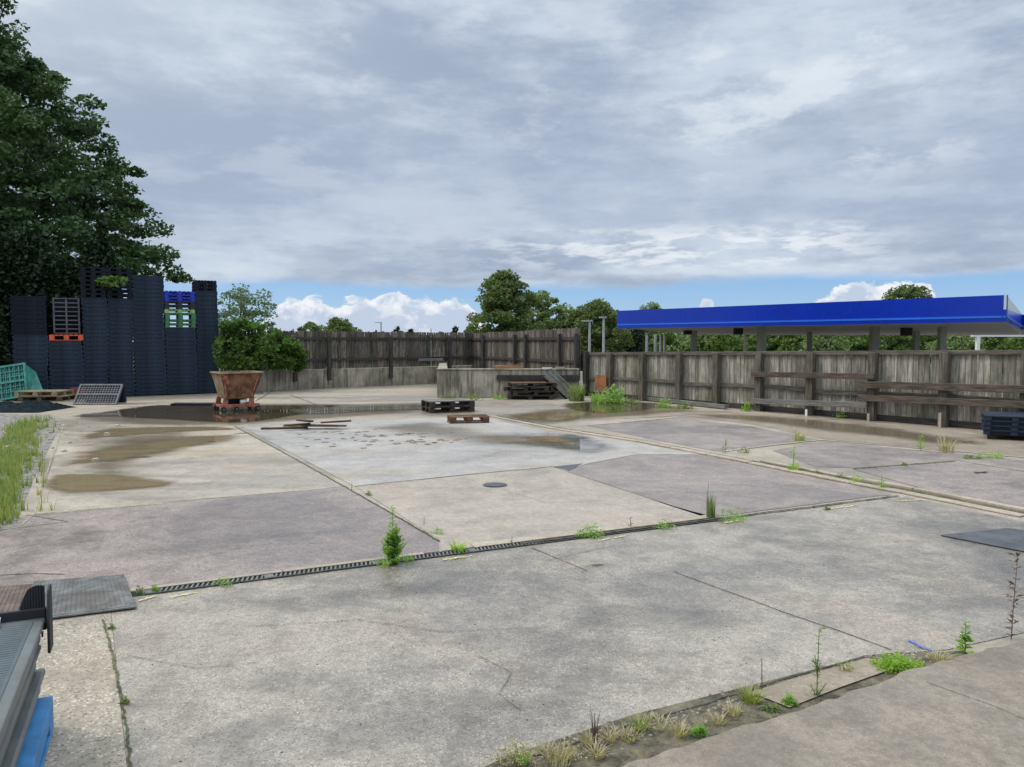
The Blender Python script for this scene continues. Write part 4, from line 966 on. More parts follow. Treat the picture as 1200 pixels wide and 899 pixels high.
# back fence
o = empty('back_fence', tuple(wa), 'tall dark weathered paling fence on top of the stained concrete wall', 'fence')
def fence_run(o, pxs, line, offs, z0, z1, dark=True, seed=0, z1s=None):
    pts = [on_line(line[0], line[1], x)+bn*0.13 for x in pxs]
    for i, (a, b) in enumerate(zip(pts, pts[1:])):
        mb = plank_panel(a, b, z0, z1, 0.115, 0.02, 0.012, seed+i, 0.012); loc_build(mb, 'board_panel', M['fence_dark'], o)
        for zz in (z0+0.34, z1-0.27):
            mb = MB(); mb.beam(a-bn*0.05+Vector((0,0,zz)), b-bn*0.05+Vector((0,0,zz)), 0.06, 0.09); loc_build(mb, 'rail', M['rail_dark'], o)
    for p in pts[1:-1]:
        mb = MB(); q = p-bn*0.20; mb.beam(q+Vector((0,0,0.30)), q+Vector((0,0,z1-0.2)), 0.13, 0.12, up=bn); loc_build(mb, 'post', M['post_dark'], o)
fence_run(o, [260,300,345,385,457,526,556], (BA,BB), 0, 0.725, 2.12, seed=10)
mb = MB(); a = on_line(BA,BB,490)-bn*0.05; b = on_line(BA,BB,518)-bn*0.05; mb.beam(a+Vector((0,0,1.0)), b+Vector((0,0,1.0)), 0.03, 0.10); loc_build(mb, 'patch_board', M['pallet_grey'], o)
# second segment turning towards the yard
c0 = on_line(BA,BB,556)+bn*0.13; c1 = Vector(((680-600)/FPX*24.75, 24.75, 0))
o = empty('side_fence', tuple(c1), 'tall dark paling fence angled behind the concrete block', 'fence')
sdir = (c1-c0).normalized(); sn = Vector((sdir.y, -sdir.x, 0))
if sn.y > 0: sn = -sn
pts = [c0]+[on_line(c0, c1, x) for x in (570,607,620,660)]+[c1]
for i, (a, b) in enumerate(zip(pts, pts[1:])):
    loc_build(plank_panel(a, b, 0.5, 2.10+0.02*i, 0.115, 0.02, 0.006, 40+i, 0.012), 'board_panel', M['fence_dark'], o)
    for zz in (1.08, 1.84): mb = MB(); mb.beam(a+sn*0.05+Vector((0,0,zz)), b+sn*0.05+Vector((0,0,zz)), 0.06, 0.09); loc_build(mb, 'rail', M['rail_dark'], o)
for p in pts[1:]: mb = MB(); q = p+sn*0.12-sdir*0.05; mb.beam(q+Vector((0,0,0.4)), q+Vector((0,0,2.0)), 0.11, 0.11, up=sn); loc_build(mb, 'post', M['post_dark'], o)
# concrete block / platform
A = Vector(((512-600)/FPX*23.9, 23.9, 0)); B = Vector(((679-600)/FPX*23.9, 23.9, 0)); C = Vector(((679-600)/FPX*24.5, 24.5, 0)); Dp = on_line(c0,c1,580)+sn*0.2; E = on_line(BA,BB,515)-bn*0.02
E = Vector((E.x, E.y, 0)); 
o = empty('concrete_block', tuple(A), 'low stained concrete block wall in the far middle of the yard', 'concrete wall')
mb = MB(); mb.prism([(A.x,A.y),(B.x,B.y),(B.x+0.01,B.y+0.35),(A.x+0.31,A.y+0.35),(E.x+0.30,E.y-0.1),(E.x,E.y-0.1)], 0, 0.86); loc_build(mb, 'body', M['wall'], o, bevel=0.02)
mb = MB(); mb.beam(A+Vector((-0.02,0.1,0.88)), B+Vector((0,0.1,0.88)), 0.26, 0.04); loc_build(mb, 'coping', M['wall'], o, bevel=0.01)
mb = MB(); a = A.lerp(B, 0.42); mb.beam(a+Vector((0,-0.03,0.62)), B+Vector((-0.02,-0.03,0.62)), 0.06, 0.16); loc_build(mb, 'timber_face', M['post_dark'], o)
q = A.lerp(B, 0.395); mb = MB(); mb.beam(q+Vector((0,0.1,0.92)), q+Vector((0.9,0.12,0.92)), 0.14, 0.07); mb.beam(q+Vector((0.05,0.2,0.97)), q+Vector((0.8,0.25,0.99)), 0.10, 0.05)
tag(mb.build('timber_pile', M['orange_wood'], bevel=0.005), 'orange wood offcuts lying on the concrete block', 'timber')
q = A.lerp(B, 0.74); mb = MB(); mb.beam(q+Vector((0,0.1,0.91)), q+Vector((0.32,0.12,0.91)), 0.12, 0.04)
tag(mb.build('white_board', M['paper'], bevel=0.004), 'left of two white boards lying on the concrete block', 'board')
q = A.lerp(B, 0.83); mb = MB(); mb.beam(q+Vector((0,0.1,0.92)), q+Vector((0.3,0.08,0.92)), 0.12, 0.06)
tag(mb.build('white_board', M['kerbc'], bevel=0.004), 'right of two pale boards lying on the concrete block', 'board')
# dark pallets pile against the block
for i in range(4):
    p = P(622, 468); wood_pallet('wooden_pallet', (p.x+[0,0.12,-0.1,0.05][i], p.y+0.2, i*0.127), R([-3,6,-8,12][i]), ['lowest dark pallet heaped against the concrete block','second dark pallet up against the concrete block','third dark pallet up against the concrete block','brownish top pallet of the heap against the concrete block'][i], (M['pallet_dark'] if i < 3 else M['pallet_brown'], M['pallet_dark']), w=1.55, d=0.85, group='dark pallets heaped against the block', scale=0.88)
p = P(654, 467); ob = wood_pallet('leaning_pallet', (p.x, p.y-0.05, 0.42), 0.0, 'grey slatted pallet leaning diagonally beside the dark pallet heap', (M['pallet_grey'], M['pallet_dark']), w=1.0, d=0.42, tilt=(R(62), R(42)))
p = P(681, 460); mb = MB(); mb.box(-0.04, 0.04, -0.04, 0.04, 0, 0.72); tag(mb.build('white_post', M['white'], bevel=0.005, loc=tuple(p)), 'thin white post at the corner of the two fences', 'post')

# right fence
posts = [688, 716, 754, 797, 841, 891, 951, 1024, 1108, 1204, 1330]
fp = [on_line(FA, FB, x) for x in posts]
def topz(px, pt): return zat(px, 413.5-(px-688)*0.005, pt)
tz = [topz(x, p) for x, p in zip(posts, fp)]
o = empty('yard_fence', tuple(fp[0]), 'long weathered board fence with heavy posts along the right of the yard', 'fence')
for i, (a, b) in enumerate(zip(fp, fp[1:])):
    loc_build(plank_panel(a+fn*0.08, b+fn*0.08, 0.02, tz[i]-0.05, 0.115, 0.022, 0.006, 60+i, 0.008, z1b=tz[i+1]-0.05), 'board_panel', M['fence'], o)
    mb = MB(); mb.beam(a+fn*0.06+Vector((0,0,tz[i]-0.03)), b+fn*0.06+Vector((0,0,tz[i+1]-0.03)), 0.12, 0.09); loc_build(mb, 'top_rail', M['rail'], o, bevel=0.006)
    mb = MB(); mb.beam(a+fn*0.03+Vector((0,0,0.60+0.03*((i*7)%3-1))), b+fn*0.03+Vector((0,0,0.60+0.02*((i*5)%3-1))), 0.06, 0.10); loc_build(mb, 'mid_rail', M['rail'], o, bevel=0.006)
    mb = MB(); mb.beam(a+fn*0.10+Vector((0,0,0.07)), b+fn*0.10+Vector((0,0,0.07)), 0.08, 0.14); loc_build(mb, 'gravel_board', M['rail_dark'], o)
for i, p in enumerate(fp):
    q = p-fn*0.05; wd_ = 0.17 if i else 0.14
    mb = MB(); mb.beam(q, q+Vector((0.0,0,tz[i]-0.02 if i else tz[0]+0.05)), wd_, 0.15, up=fn); loc_build(mb, 'post', M['post'] if i else M['post_dark'], o, bevel=0.008)
# crash barrier timbers in front
def bar(o, pxa, pya, pxb, pyb, thick, off, mat, name):
    a = on_line(FA, FB, pxa)-fn*off; b = on_line(FA, FB, pxb)-fn*off
    a.z = zat(pxa, pya, a); b.z = zat(pxb, pyb, b); mb = MB(); mb.beam(a, b, 0.09, thick); return loc_build(mb, name, mat, o, bevel=0.008)
o = empty('timber_barrier', tuple(fp[5]), 'two rail timber barrier nearest the fence corner, left section', 'barrier', 'timber barriers in front of the fence')
bar(o, 886, 438.5, 1030, 441.5, 0.13, 0.172, M['barrier'], 'upper_rail'); bar(o, 888, 470, 1022, 475, 0.13, 0.172, M['pallet_grey'], 'lower_rail')
q = fp[6]-fn*0.10
mb = MB(); mb.beam(q-fn*0.08+Vector((0,0,0.0)), q-fn*0.08+Vector((0,0,0.15)), 0.045, 0.04, up=fn); loc_build(mb, 'white_foot', M['white'], o)
o = empty('timber_barrier', tuple(fp[7]), 'two rail timber barrier section running out of the picture at right', 'barrier', 'timber barriers in front of the fence')
bar(o, 1012, 450.5, 1330, 460, 0.15, 0.175, M['barrier'], 'upper_rail'); bar(o, 1012, 466, 1330, 480, 0.14, 0.175, M['barrier'], 'lower_rail')
for x in (1021, 1106):
    q = fp[7 if x < 1100 else 8]-fn*0.10
    mb = MB(); mb.beam(q-fn*0.08, q-fn*0.08+Vector((0,0,0.17 if x < 1100 else 0.3)), 0.05, 0.04, up=fn); loc_build(mb, 'white_foot', M['kerbc'], o)
# rust sheet, long plank on ground
p = on_line(FA,FB,709)-fn*0.18; mb = MB(); mb.box(-0.25, 0.25, -0.01, 0.01, 0.24, 0.70, Matrix.Rotation(math.atan2(fdir.y, fdir.x), 4, 'Z'))
tag(mb.build('rusty_sheet', M['rustsheet'], loc=(p.x, p.y, 0)), 'orange rusty metal sheet leaning on the fence above weeds', 'metal sheet')
a = P(752, 469); b = P(851, 480); mb = MB(); mb.beam(a+Vector((0,0,0.07)), b+Vector((0,0,0.07)), 0.14, 0.10)
tag(mb.build('fallen_rail', M['pallet_grey'], bevel=0.008), 'long grey timber lying at the foot of the fence', 'timber')
for i, (x, y) in enumerate([(862,478),(874,476)]):
    mb = MB(); mb.tube([(-.2,0,0.09),(.22,.03,0.11)], [0.09,0.07], 8); ob = mb.build('log', M['post'], loc=tuple(P(x, y))); tag(ob, ['short log on the ground left of the barrier end','short log on the ground under the barrier end'][i], 'log', 'short logs at the barrier end')

# navy stack at the right
p0 = P(1152, 515); W_, D_ = 1.25, 1.0
for i in range(4):
    qa = R(-29); cc_ = Matrix.Rotation(qa, 3, 'Z') @ Vector((W_/2, D_/2, 0))
    o = empty('plastic_pallet', (p0.x+cc_.x, p0.y+cc_.y, 0.095+i*0.085), ['lowest navy pallet of the short stack by the right fence','second navy pallet of the short stack by the right fence','third navy pallet of the short stack by the right fence','top navy pallet of the short stack by the right fence'][i], 'pallet', 'navy pallets stacked by the right fence', rz=qa+R(0.6*i))
    mb = MB(); mb.box(-W_/2+.02, W_/2-.02, -D_/2+.02, D_/2-.02, 0.0, 0.08); mb.build('body', M['navy2'], o)
    mb = MB(); mb.box(-W_/2, W_/2, -D_/2, D_/2, 0.055, 0.082); mb.build('rim', M['navy'], o, bevel=0.006)
    for x in (-0.5, -0.17, 0.17, 0.47):
        mb = MB(); mb.box(x*W_, x*W_+0.10, -D_/2-0.004, -D_/2+0.03, 0.0, 0.054); mb.build('corner_rib', M['navy'], o)
    if i == 0:
        for x in (-1, 1):
            for y in (-1, 1):
                mb = MB(); mb.box(x*(W_/2-.13)-.06, x*(W_/2-.13)+.06, y*(D_/2-.12)-.06, y*(D_/2-.12)+.06, -0.092, -0.002); mb.build('foot', M['blackrub'], o)

# ------------------------------------------------------------------ petrol station canopy
FL = Vector((6.0, 44.0)); FR = Vector(((1177-600)/FPX*27.6, 27.6)); RT = Vector(((1196-600)/FPX*45, 45.0))
zb0 = 2.44; zt0 = 1.75+(400-346)/FPX*27.6
o = empty('canopy', (12, 40, -2.4), 'wide flat canopy with bright blue fascia beyond the right fence', 'canopy')
def quadwall(mb, a, b, z0a, z1a, z0b, z1b, th=0.12):
    d = (b-a).normalized(); n2 = Vector((-d[1], d[0])); 
    a2 = a+n2*th; b2 = b+n2*th
    mb.hexa([Vector((a[0],a[1],z0a)),Vector((b[0],b[1],z0b)),Vector((b2[0],b2[1],z0b)),Vector((a2[0],a2[1],z0a)),Vector((a[0],a[1],z1a)),Vector((b[0],b[1],z1b)),Vector((b2[0],b2[1],z1b)),Vector((a2[0],a2[1],z1a))])
zs = zb0+0.22
ztl = 1.75+(400-364.5)/FPX*44.0; zbl = 1.75+(400-385)/FPX*44.0
sheet('bounce_forecourt', [Vector((2,30,0)), Vector((18,24.5,0)), Vector((60,20,0)), Vector((80,80,0)), Vector((10,90,0))][0:0] or [Vector((FL.x-1,FL.y-2,0)), Vector((23,25,0)), Vector((70,20,0)), Vector((80,70,0)), Vector((14,75,0))], -2.40, M['near'], True)  # unseen pale ground, added to bounce light onto soffit and columns
mb = MB(); quadwall(mb, FL, FR, zbl+0.02, ztl, zb0+0.02, zt0); loc_build(mb, 'fascia', M['canopy'], o)
out2 = Vector(((FR-FL).y, -(FR-FL).x)).normalized()
if out2.y > 0: out2 = -out2
mb = MB(); quadwall(mb, FL+out2*0.03, FR+out2*0.03, zbl+0.17, zbl+0.245, zb0+0.15, zs+0.005); loc_build(mb, 'light_stripe', M['canopy_light'], o)
mb = MB(); quadwall(mb, FL+out2*0.015, FR+out2*0.015, zbl, zbl+0.18, zb0, zb0+0.16); loc_build(mb, 'lower_trim', M['canopy'], o)
# return running back, blue below and grey above
mb = MB(); quadwall(mb, FR, RT, zb0, zt0-0.52, zb0, zt0-0.1); loc_build(mb, 'return_fascia', M['canopy'], o)
mb = MB(); quadwall(mb, FR, RT, zt0-0.515, zt0, zt0-0.095, zt0-0.09, 0.08); loc_build(mb, 'return_upstand', M['soffit_white'], o)
mb = MB(); rd = (RT-FR).normalized(); rn = Vector((rd.y, -rd.x)); quadwall(mb, FR+rn*0.05, RT+rn*0.05, zb0+0.15, zb0+0.22, zb0+0.15, zb0+0.22, 0.04); loc_build(mb, 'return_stripe', M['canopy_light'], o)
fd2 = (FR-FL).normalized(); RE = RT+fd2*26
mb = MB(); quadwall(mb, RT, RE, zb0, zt0-0.1, zb0, zt0-0.1); loc_build(mb, 'second_fascia', M['canopy'], o)
mb = MB(); quadwall(mb, RT+out2*0.03, RE+out2*0.03, zb0+0.15, zb0+0.22, zb0+0.15, zb0+0.22); loc_build(mb, 'second_stripe', M['canopy_light'], o)
BK1 = Vector((16.2, 66.0)); BK2 = Vector((23.2, 58.5)); BK3 = Vector((32.5, 49.5)); BK4 = RE+Vector((8, 6))
mb = MB(); zz = 0.03
vs = [(FL[0],FL[1],zbl+zz),(FR[0],FR[1],zb0+zz),(RT[0],RT[1],zb0+zz),(BK3[0],BK3[1],2.16),(BK2[0],BK2[1],2.2),(BK1[0],BK1[1],2.34)]
mb.add(vs+[(a,b,c+0.09) for a,b,c in vs], [(5,4,3,2,1,0),(6,7,8,9,10,11)]+[(i,(i+1)%6,6+(i+1)%6,6+i) for i in range(6)]); loc_build(mb, 'soffit', M['soffit'], o)
mb = MB(); vs = [(RT[0],RT[1],zb0+zz),(RE[0],RE[1],zb0+zz),(BK4[0],BK4[1],2.3),(BK3[0]+.2,BK3[1]+.2,2.16)]
mb.add(vs+[(a,b,c+0.09) for a,b,c in vs], [(3,2,1,0),(4,5,6,7)]+[(i,(i+1)%4,4+(i+1)%4,4+i) for i in range(4)]); loc_build(mb, 'second_soffit', M['soffit'], o)
for (x, d, wd_) in [(813,50,0.36),(892,40,0.40),(948,52,0.28),(1024,40,0.40),(1073,46,0.30),(1103,38,0.32)]:
    c = Vector(((x-600)/FPX*d, d, 0)); mb = MB(); mb.box(c.x-wd_/2, c.x+wd_/2, c.y-wd_/2, c.y+wd_/2, -2.5, 2.62 if d < 45 else 2.5); loc_build(mb, 'column', M['column'], o, bevel=0.02)
for (x, y, d) in [(806,392.5,48),(865,392.5,44),(1062,394,40)]:
    c = DD(x, y, d); mb = MB(); mb.box(c.x-0.22, c.x+0.22, c.y-0.2, c.y+0.2, c.z+0.02, 2.5); loc_build(mb, 'ceiling_lamp', M['blackrub'], o)
c = Vector(((1145-600)/FPX*60, 60, 0))
o = empty('goal_frame', (c.x, c.y, -2.4), 'thin white post and beam frame beyond the canopy at right', 'frame')
mb = MB(); mb.box(-0.13, 0.13, -0.1, 0.1, 0, 4.5); mb.v = [(a*1.0,b,cc) for a,b,cc in mb.v]; mb.build('post', M['white'], o)
mb = MB(); mb.box(-0.5, 9, -0.1, 0.1, 4.5, 4.65); mb.build('beam', M['soffit_white'], o)
# lamp posts and poles
def lamp(px, ytop, d, label, arm=0.0, r=0.055, base=-2.4, mat='lamp_metal', head=True):
    t = DD(px, ytop, d); o = empty('lamp_post', (t.x, t.y, base), label, 'lamp post', 'lamp posts beyond the fence')
    mb = MB(); mb.tube([(0,0,0),(0,0,t.z-base)], [r*1.2, r*0.8], 10); mb.build('pole', M[mat], o)
    if head: mb = MB(); mb.box(-0.10-arm, 0.12, -0.08, 0.08, t.z-base, t.z-base+0.07); mb.build('lamp_head', M[mat], o)
lamp(691, 377, 34, 'pale lamp post, left of two beside the canopy', 0.25, 0.065)
lamp(707.5, 373, 33, 'pale lamp post, right of two beside the canopy', 0.1, 0.065)
lamp(758, 393, 55, 'short white pole under the canopy end, first from the left', 0, 0.12, head=False)
lamp(768, 392, 56, 'short white pole under the canopy end, second from the left', 0, 0.12, head=False)
lamp(774.5, 392, 52, 'short white pole under the canopy end, left one of the close pair', 0, 0.11, head=False)
lamp(779, 392, 53, 'short white pole under the canopy end, right one of the close pair', 0, 0.11, head=False)
lamp(873.5, 391, 48, 'white pole beside the second canopy column', 0, 0.12, mat='white', head=False)
lamp(446.5, 378.5, 90, 'distant dark lamp post above the back fence', 0.6, 0.09, head=True)
lamp(505, 385, 70, 'thin white pole top just above the back fence', 0, 0.09, mat='white', head=False)

# ------------------------------------------------------------------ vegetation
def leaf_quads(cen, size, rng, flat=0.0, aspect=0.6, up=None):
    n = len(cen)
    a = rng.normal(size=(n,3)); a[:,2] *= (1-flat); a /= np.linalg.norm(a,axis=1)[:,None]+1e-9
    r = rng.normal(size=(n,3)); r[:,2] *= (1-flat*0.5); b = np.cross(a, r); b /= np.linalg.norm(b,axis=1)[:,None]+1e-9
    s = size*rng.uniform(0.6,1.35,(n,1)); L = a*s; Wd = b*s*aspect*0.5
    c = np.cross(a, b)*s*0.12
    v = np.stack([cen-L*0.5, cen+Wd+c, cen+L*0.5, cen-Wd+c], 1).reshape(-1,3)
    q = np.arange(4*n).reshape(n,4); return v, q
def crown_clumps(env, n, rng, inner=0.45):
    """env(z01)->radius 0..1 ; returns unit-space clump centres"""
    out = []
    while len(out) < n:
        z = rng.uniform(0,1); r = env(z)
        if r <= 0 or rng.uniform() > r**0.9+0.12: continue
        rr = r*math.sqrt(rng.uniform(inner**2, 1)); t = rng.uniform(0, 2*math.pi); out.append((rr*math.cos(t), rr*math.sin(t), z))
    return np.array(out)
def make_tree(name, base, H, rad, env, z0, mat, label, cat, group=None, nclump=120, leaves=90, leaf=0.2, csize=0.9, seed=0, trunk_r=0.25, flat=0.3, limbs=8, bark='bark', lean=(0,0), inner=0.45, squash=0.55, wamp=0.22):
    rng = np.random.default_rng(seed); o = empty(name, base, label, cat, group)
    cl = crown_clumps(env, nclump, rng, inner)
    wob = 1+wamp*np.sin(3*np.arctan2(cl[:,1],cl[:,0])+seed)+0.12*np.sin(7*np.arctan2(cl[:,1],cl[:,0])+9*cl[:,2]+seed)
    C = np.stack([cl[:,0]*rad*wob+lean[0]*cl[:,2], cl[:,1]*rad*wob+lean[1]*cl[:,2], z0+cl[:,2]*(H-z0)], 1)
    cen = []
    for c in C:
        k = int(leaves*rng.uniform(0.6,1.4)); d = rng.normal(size=(k,3)); d /= np.linalg.norm(d,axis=1)[:,None]
        rr = csize*rng.uniform(0.6,1.3)*rng.uniform(0.35,1.0,(k,1))**0.6; d = d*rr; d[:,2] *= squash
        dr_ = np.hypot(d[:,0], d[:,1]); d[:,2] -= dr_*0.18
        cen.append(c+d)
    cen = np.concatenate(cen); v, q = leaf_quads(cen, leaf, rng, flat)
    mesh_np('crown', v, q, M[mat], o)
    mb = MB(); hh = z0+(H-z0)*0.75
    mb.tube([(0,0,-0.1),(0.02*H*0.2,0,hh*0.3),(lean[0]*.3,lean[1]*.3,hh*0.65),(lean[0]*.7,lean[1]*.7,hh)], [trunk_r*1.25, trunk_r, trunk_r*0.6, trunk_r*0.15], 10)
    for i in range(limbs):
        c = C[rng.integers(len(C))]; zs_ = min(hh*0.9, max(z0*0.6, c[2]-0.45*np.hypot(c[0],c[1])))
        mb.tube([(lean[0]*.4*zs_/hh,lean[1]*.4*zs_/hh,zs_),(c[0]*0.5,c[1]*0.5,zs_*0.4+c[2]*0.6-0.1),(c[0],c[1],c[2])], [trunk_r*0.4, trunk_r*0.22, trunk_r*0.06], 6, False)
    mb.build('trunk', M['bark'], o, smooth=True)
    return o
def interp_env(pts):
    zs_ = [p[0] for p in pts]; rs = [p[1] for p in pts]
    return lambda z: float(np.interp(z, zs_, rs))
dome = interp_env([(0,0.45),(0.15,0.85),(0.4,1.0),(0.7,0.82),(0.9,0.48),(1,0.12)])
cone = interp_env([(0,0.78),(0.04,0.98),(0.12,0.93),(0.25,0.82),(0.45,0.70),(0.62,0.58),(0.75,0.42),(0.88,0.28),(0.97,0.12),(1,0.05)])
# big sycamore at far left, over the pallet towers
make_tree('sycamore_tree', ((-40-600)/FPX*31.5, 31.5, 0), 15.2, 9.0, cone, 4.3, 'leaf_big', 'big dark green leafy tree overhanging the pallet towers at left', 'tree', nclump=900, leaves=130, leaf=0.20, csize=0.72, seed=3, trunk_r=0.42, limbs=26, inner=0.3, flat=0.45, squash=0.42, wamp=0.06)
make_tree('sycamore_tree', ((-90-600)/FPX*29.0, 29.0, 0), 9.5, 4.6, dome, 2.2, 'leaf_big', 'lower leafy tree at the left picture edge before the big tree', 'tree', nclump=260, leaves=130, leaf=0.19, csize=0.75, seed=4, trunk_r=0.25, limbs=12, inner=0.3, flat=0.45, squash=0.45)
col_env = interp_env([(0,0.6),(0.3,1),(0.8,0.8),(1,0.2)])
make_tree('poplar_tree', ((4-600)/FPX*46, 46, 0), 25, 1.7, col_env, 9, 'leaf_poplar', 'tall thin poplar rising behind the big dark tree', 'tree', nclump=230, leaves=34, leaf=0.26, csize=0.6, seed=5, trunk_r=0.22, limbs=30, inner=0.1)
def hedge(name, a, b, wd, H, mat, label, cat, n, leaf, seed, hv=0.25, droop=None, group=None, kind=None, base=0.0):
    rng = np.random.default_rng(seed); a = np.array(a, float); b = np.array(b, float); L = np.linalg.norm(b-a); d = (b-a)/L; nn = np.array([-d[1], d[0]])
    t = rng.uniform(0,L,n); s = rng.uniform(-1,1,n); hh = rng.uniform(0,1,n)**0.75
    top = H*(1-hv+hv*2*np.array([0.5+mnoise.noise(Vector((x*0.8+seed, 0, 0))) for x in t]))*np.minimum(1, np.minimum(t+0.5, L-t+0.5)/1.1)
    z = base+hh*top; prof = np.sqrt(np.clip(1-(hh)**3,0.05,1)); lump = 1+0.3*np.array([mnoise.noise(Vector((x*1.7, y*1.7, seed))) for x, y in zip(t, z)])
    off = s*wd/2*prof*lump
    c0 = (a+b)/2; cen = np.stack([a[0]+d[0]*t+nn[0]*off-c0[0], a[1]+d[1]*t+nn[1]*off-c0[1], z], 1)
    v, q = leaf_quads(cen, leaf, rng, 0.3); o = mesh_np(name, v, q, M[mat], loc=(c0[0], c0[1], 0)); return tag(o, label, cat, group, kind)
a = on_line(TA,TB,-120)+U*2.2; b = on_line(TA,TB,150)+U*2.2
hedge('shade_dark_hedge', (a.x,a.y), (b.x,b.y), 1.6, 5.2, 'leaf_dark', 'tall hedge behind the leftmost pallet towers, leaves coloured dark for shade', 'hedge', 48000, 0.17, 7)  # deep shade under the tree is put into the dark leaf colour
a = on_line(TA,TB,-110)+U*0.3; b = on_line(TA,TB,12)+U*0.6
hedge('shade_dark_bush', (a.x,a.y), (b.x,b.y), 1.2, 4.0, 'leaf_dark', 'bush left of the leftmost pallet tower, leaves coloured near black for shade', 'bush', 22000, 0.17, 8)  # near-black leaf colour stands in for dense foliage shadow
# sprig on the tall towers
q = DD(131, 330, 24.6); rng = np.random.default_rng(3); cen = np.clip(rng.normal(size=(260,3)),-1.6,1.6)*np.array([0.27,0.12,0.09]); v, qq = leaf_quads(cen, 0.15, rng, 0.3)
tag(mesh_np('leafy_sprig', v, qq, M['leaf_ivy'], loc=tuple(q)), 'green leafy sprig hanging in front of two tall towers', 'branch')
mb = MB(); 
# ivy mound on back wall
a = on_line(BA,BB,262); b = on_line(BA,BB,352)
rng = np.random.default_rng(9)
def mound(name, cx, cy, segs, mat, leaf, label, cat, n, seed):
    rng = np.random.default_rng(seed); cen = []
    tot = sum(s[3]*s[4] for s in segs)
    for (x, y, z, rx, rz) in segs:
        k = int(n*rx*rz/tot); d = rng.normal(size=(k,3)); d /= np.linalg.norm(d,axis=1)[:,None]; r = rng.uniform(0.5,1.18,(k,1)); cen.append(np.array([x-cx,y-cy,z])+d*r*np.array([rx,0.55,rz]))
    cen = np.concatenate(cen); nz = np.array([mnoise.noise(Vector(c*2.6)) for c in cen]); cen = cen[nz > -0.12]
    v, q = leaf_quads(cen, leaf, rng, 0.35); return tag(mesh_np(name, v, q, M[mat], loc=(cx,cy,0)), label, cat)
segs = []
for (x, y, rx, rz) in [(263,423,11,9),(278,425,13,8),(296,426,14,7),(312,427,12,6),(264,409,13,20),(279,411,14,19),(296,407,14,14),(300,418,18,13),(318,412,17,14),(328,424,16,7),(340,420,12,8),(345,429,10,4),(284,420,18,12),(334,404,14,9),(310,397,14,8)]:
    p = on_line(BA,BB,x)-bn*0.25; s = p.y/FPX; segs.append((p.x, p.y, zat(x,y,p), rx*s, rz*s))
rb_ = random.Random(14)
for k_ in range(46):
    x = rb_.uniform(258, 352); t_ = max(0, (x-295)/57); yt_ = 380+34*t_+rb_.uniform(-5, 8); y = yt_ if k_ % 2 else rb_.uniform(yt_, 436)
    p = on_line(BA,BB,x)-bn*rb_.uniform(0.0, 0.35); s_ = p.y/FPX; segs.append((p.x, p.y, zat(x,y,p), rb_.uniform(3,8)*s_, rb_.uniform(2,5)*s_))
p = on_line(BA,BB,300)
mound('bramble_bush', p.x, p.y, segs, 'leaf_ivy', 0.13, 'bright green bramble spilling over the left end of the back wall', 'bush', 21000, 6)
make_tree('willow_tree', ((283-600)/FPX*36, 36, 0), 1.75+(400-334)/FPX*36, 1.85, dome, 1.2, 'leaf_willow', 'pale airy silver green tree behind the bramble', 'tree', nclump=85, leaves=60, leaf=0.13, csize=0.42, seed=7, trunk_r=0.07, limbs=26, inner=0.15)
TREES = [
 ('oak_tree', 590, 321, 56, 42, 'leaf_oak', 'tallest dark green tree behind the back fence', 190, 0.34, 0.8),
 ('ash_tree', 634, 344, 60, 44, 'leaf_mid', 'paler green rounded tree right of the tallest tree', 110, 0.34, 0.75),
 ('ash_tree', 668, 362, 64, 28, 'leaf_mid', 'small pale tree in the gap left of the lamp posts', 55, 0.32, 0.6),
 ('oak_tree', 700, 354, 58, 38, 'leaf_oak', 'dark green tree behind the two lamp posts', 110, 0.34, 0.8),
 ('oak_tree', 728, 364, 62, 32, 'leaf_dark', 'dark tree partly hidden by the left canopy end', 80, 0.34, 0.8),
 ('ash_tree', 764, 355, 84, 28, 'leaf_mid', 'feathery tree top just above the left of the blue canopy', 90, 0.4, 0.75),
 ('oak_tree', 398, 374.5, 62, 27, 'leaf_oak', 'low rounded tree top above the middle of the back fence', 80, 0.30, 0.7),
 ('oak_tree', 365, 380, 60, 26, 'leaf_oak', 'small tree top above the fence left of the rounded one', 50, 0.30, 0.6),
 ('oak_tree', 1060, 334, 110, 32, 'leaf_oak', 'distant tree top showing above the right of the blue canopy', 90, 0.5, 1.1)]
for i, (nm, x, yt, d, wpx, mt, lab, ncl, lf, cs_) in enumerate(TREES):
    H = 1.75+(400-yt)/FPX*d+2.4; make_tree(nm, ((x-600)/FPX*d, d, -2.4), H, wpx/FPX*d, dome, 2.2 if i < 8 else 5, mt, lab, 'tree', 'trees beyond the fences', nclump=int(ncl*1.1), leaves=105, leaf=lf*0.72, csize=cs_*0.78, seed=20+i, trunk_r=0.22, limbs=14, flat=0.35, wamp=0.3, inner=0.2)
# bushes beyond the fence under the canopy
rnd = random.Random(6); xs = [672, 700, 738, 775, 812, 850, 885, 925, 962, 1000, 1040, 1080, 1122, 1165, 1205]
where = ['left of the lamp posts','between the two lamp posts','under the left end of the canopy','behind the four short white poles','behind the first canopy column','left of the second canopy column','right of the second canopy column','left of the thin third column','right of the thin third column','left of the fourth column','right of the fourth column','between the fifth and sixth columns','left of the white frame post','right of the white frame post','at the right picture edge']
for i, x in enumerate(xs):
    d = rnd.uniform(74, 90); yt = rnd.uniform(380, 387); H = 1.75+(400-yt)/FPX*d+2.4
    make_tree('hawthorn_bush', ((x-600)/FPX*d, d, -2.4), H, 26/FPX*d, dome, 0.6, 'leaf_hedge' if i % 4 else 'leaf_mid', 'green bush beyond the fence '+where[i], 'bush', 'bushes beyond the right fence', nclump=80, leaves=110, leaf=0.32, csize=0.9, seed=50+i, trunk_r=0.15, limbs=3)
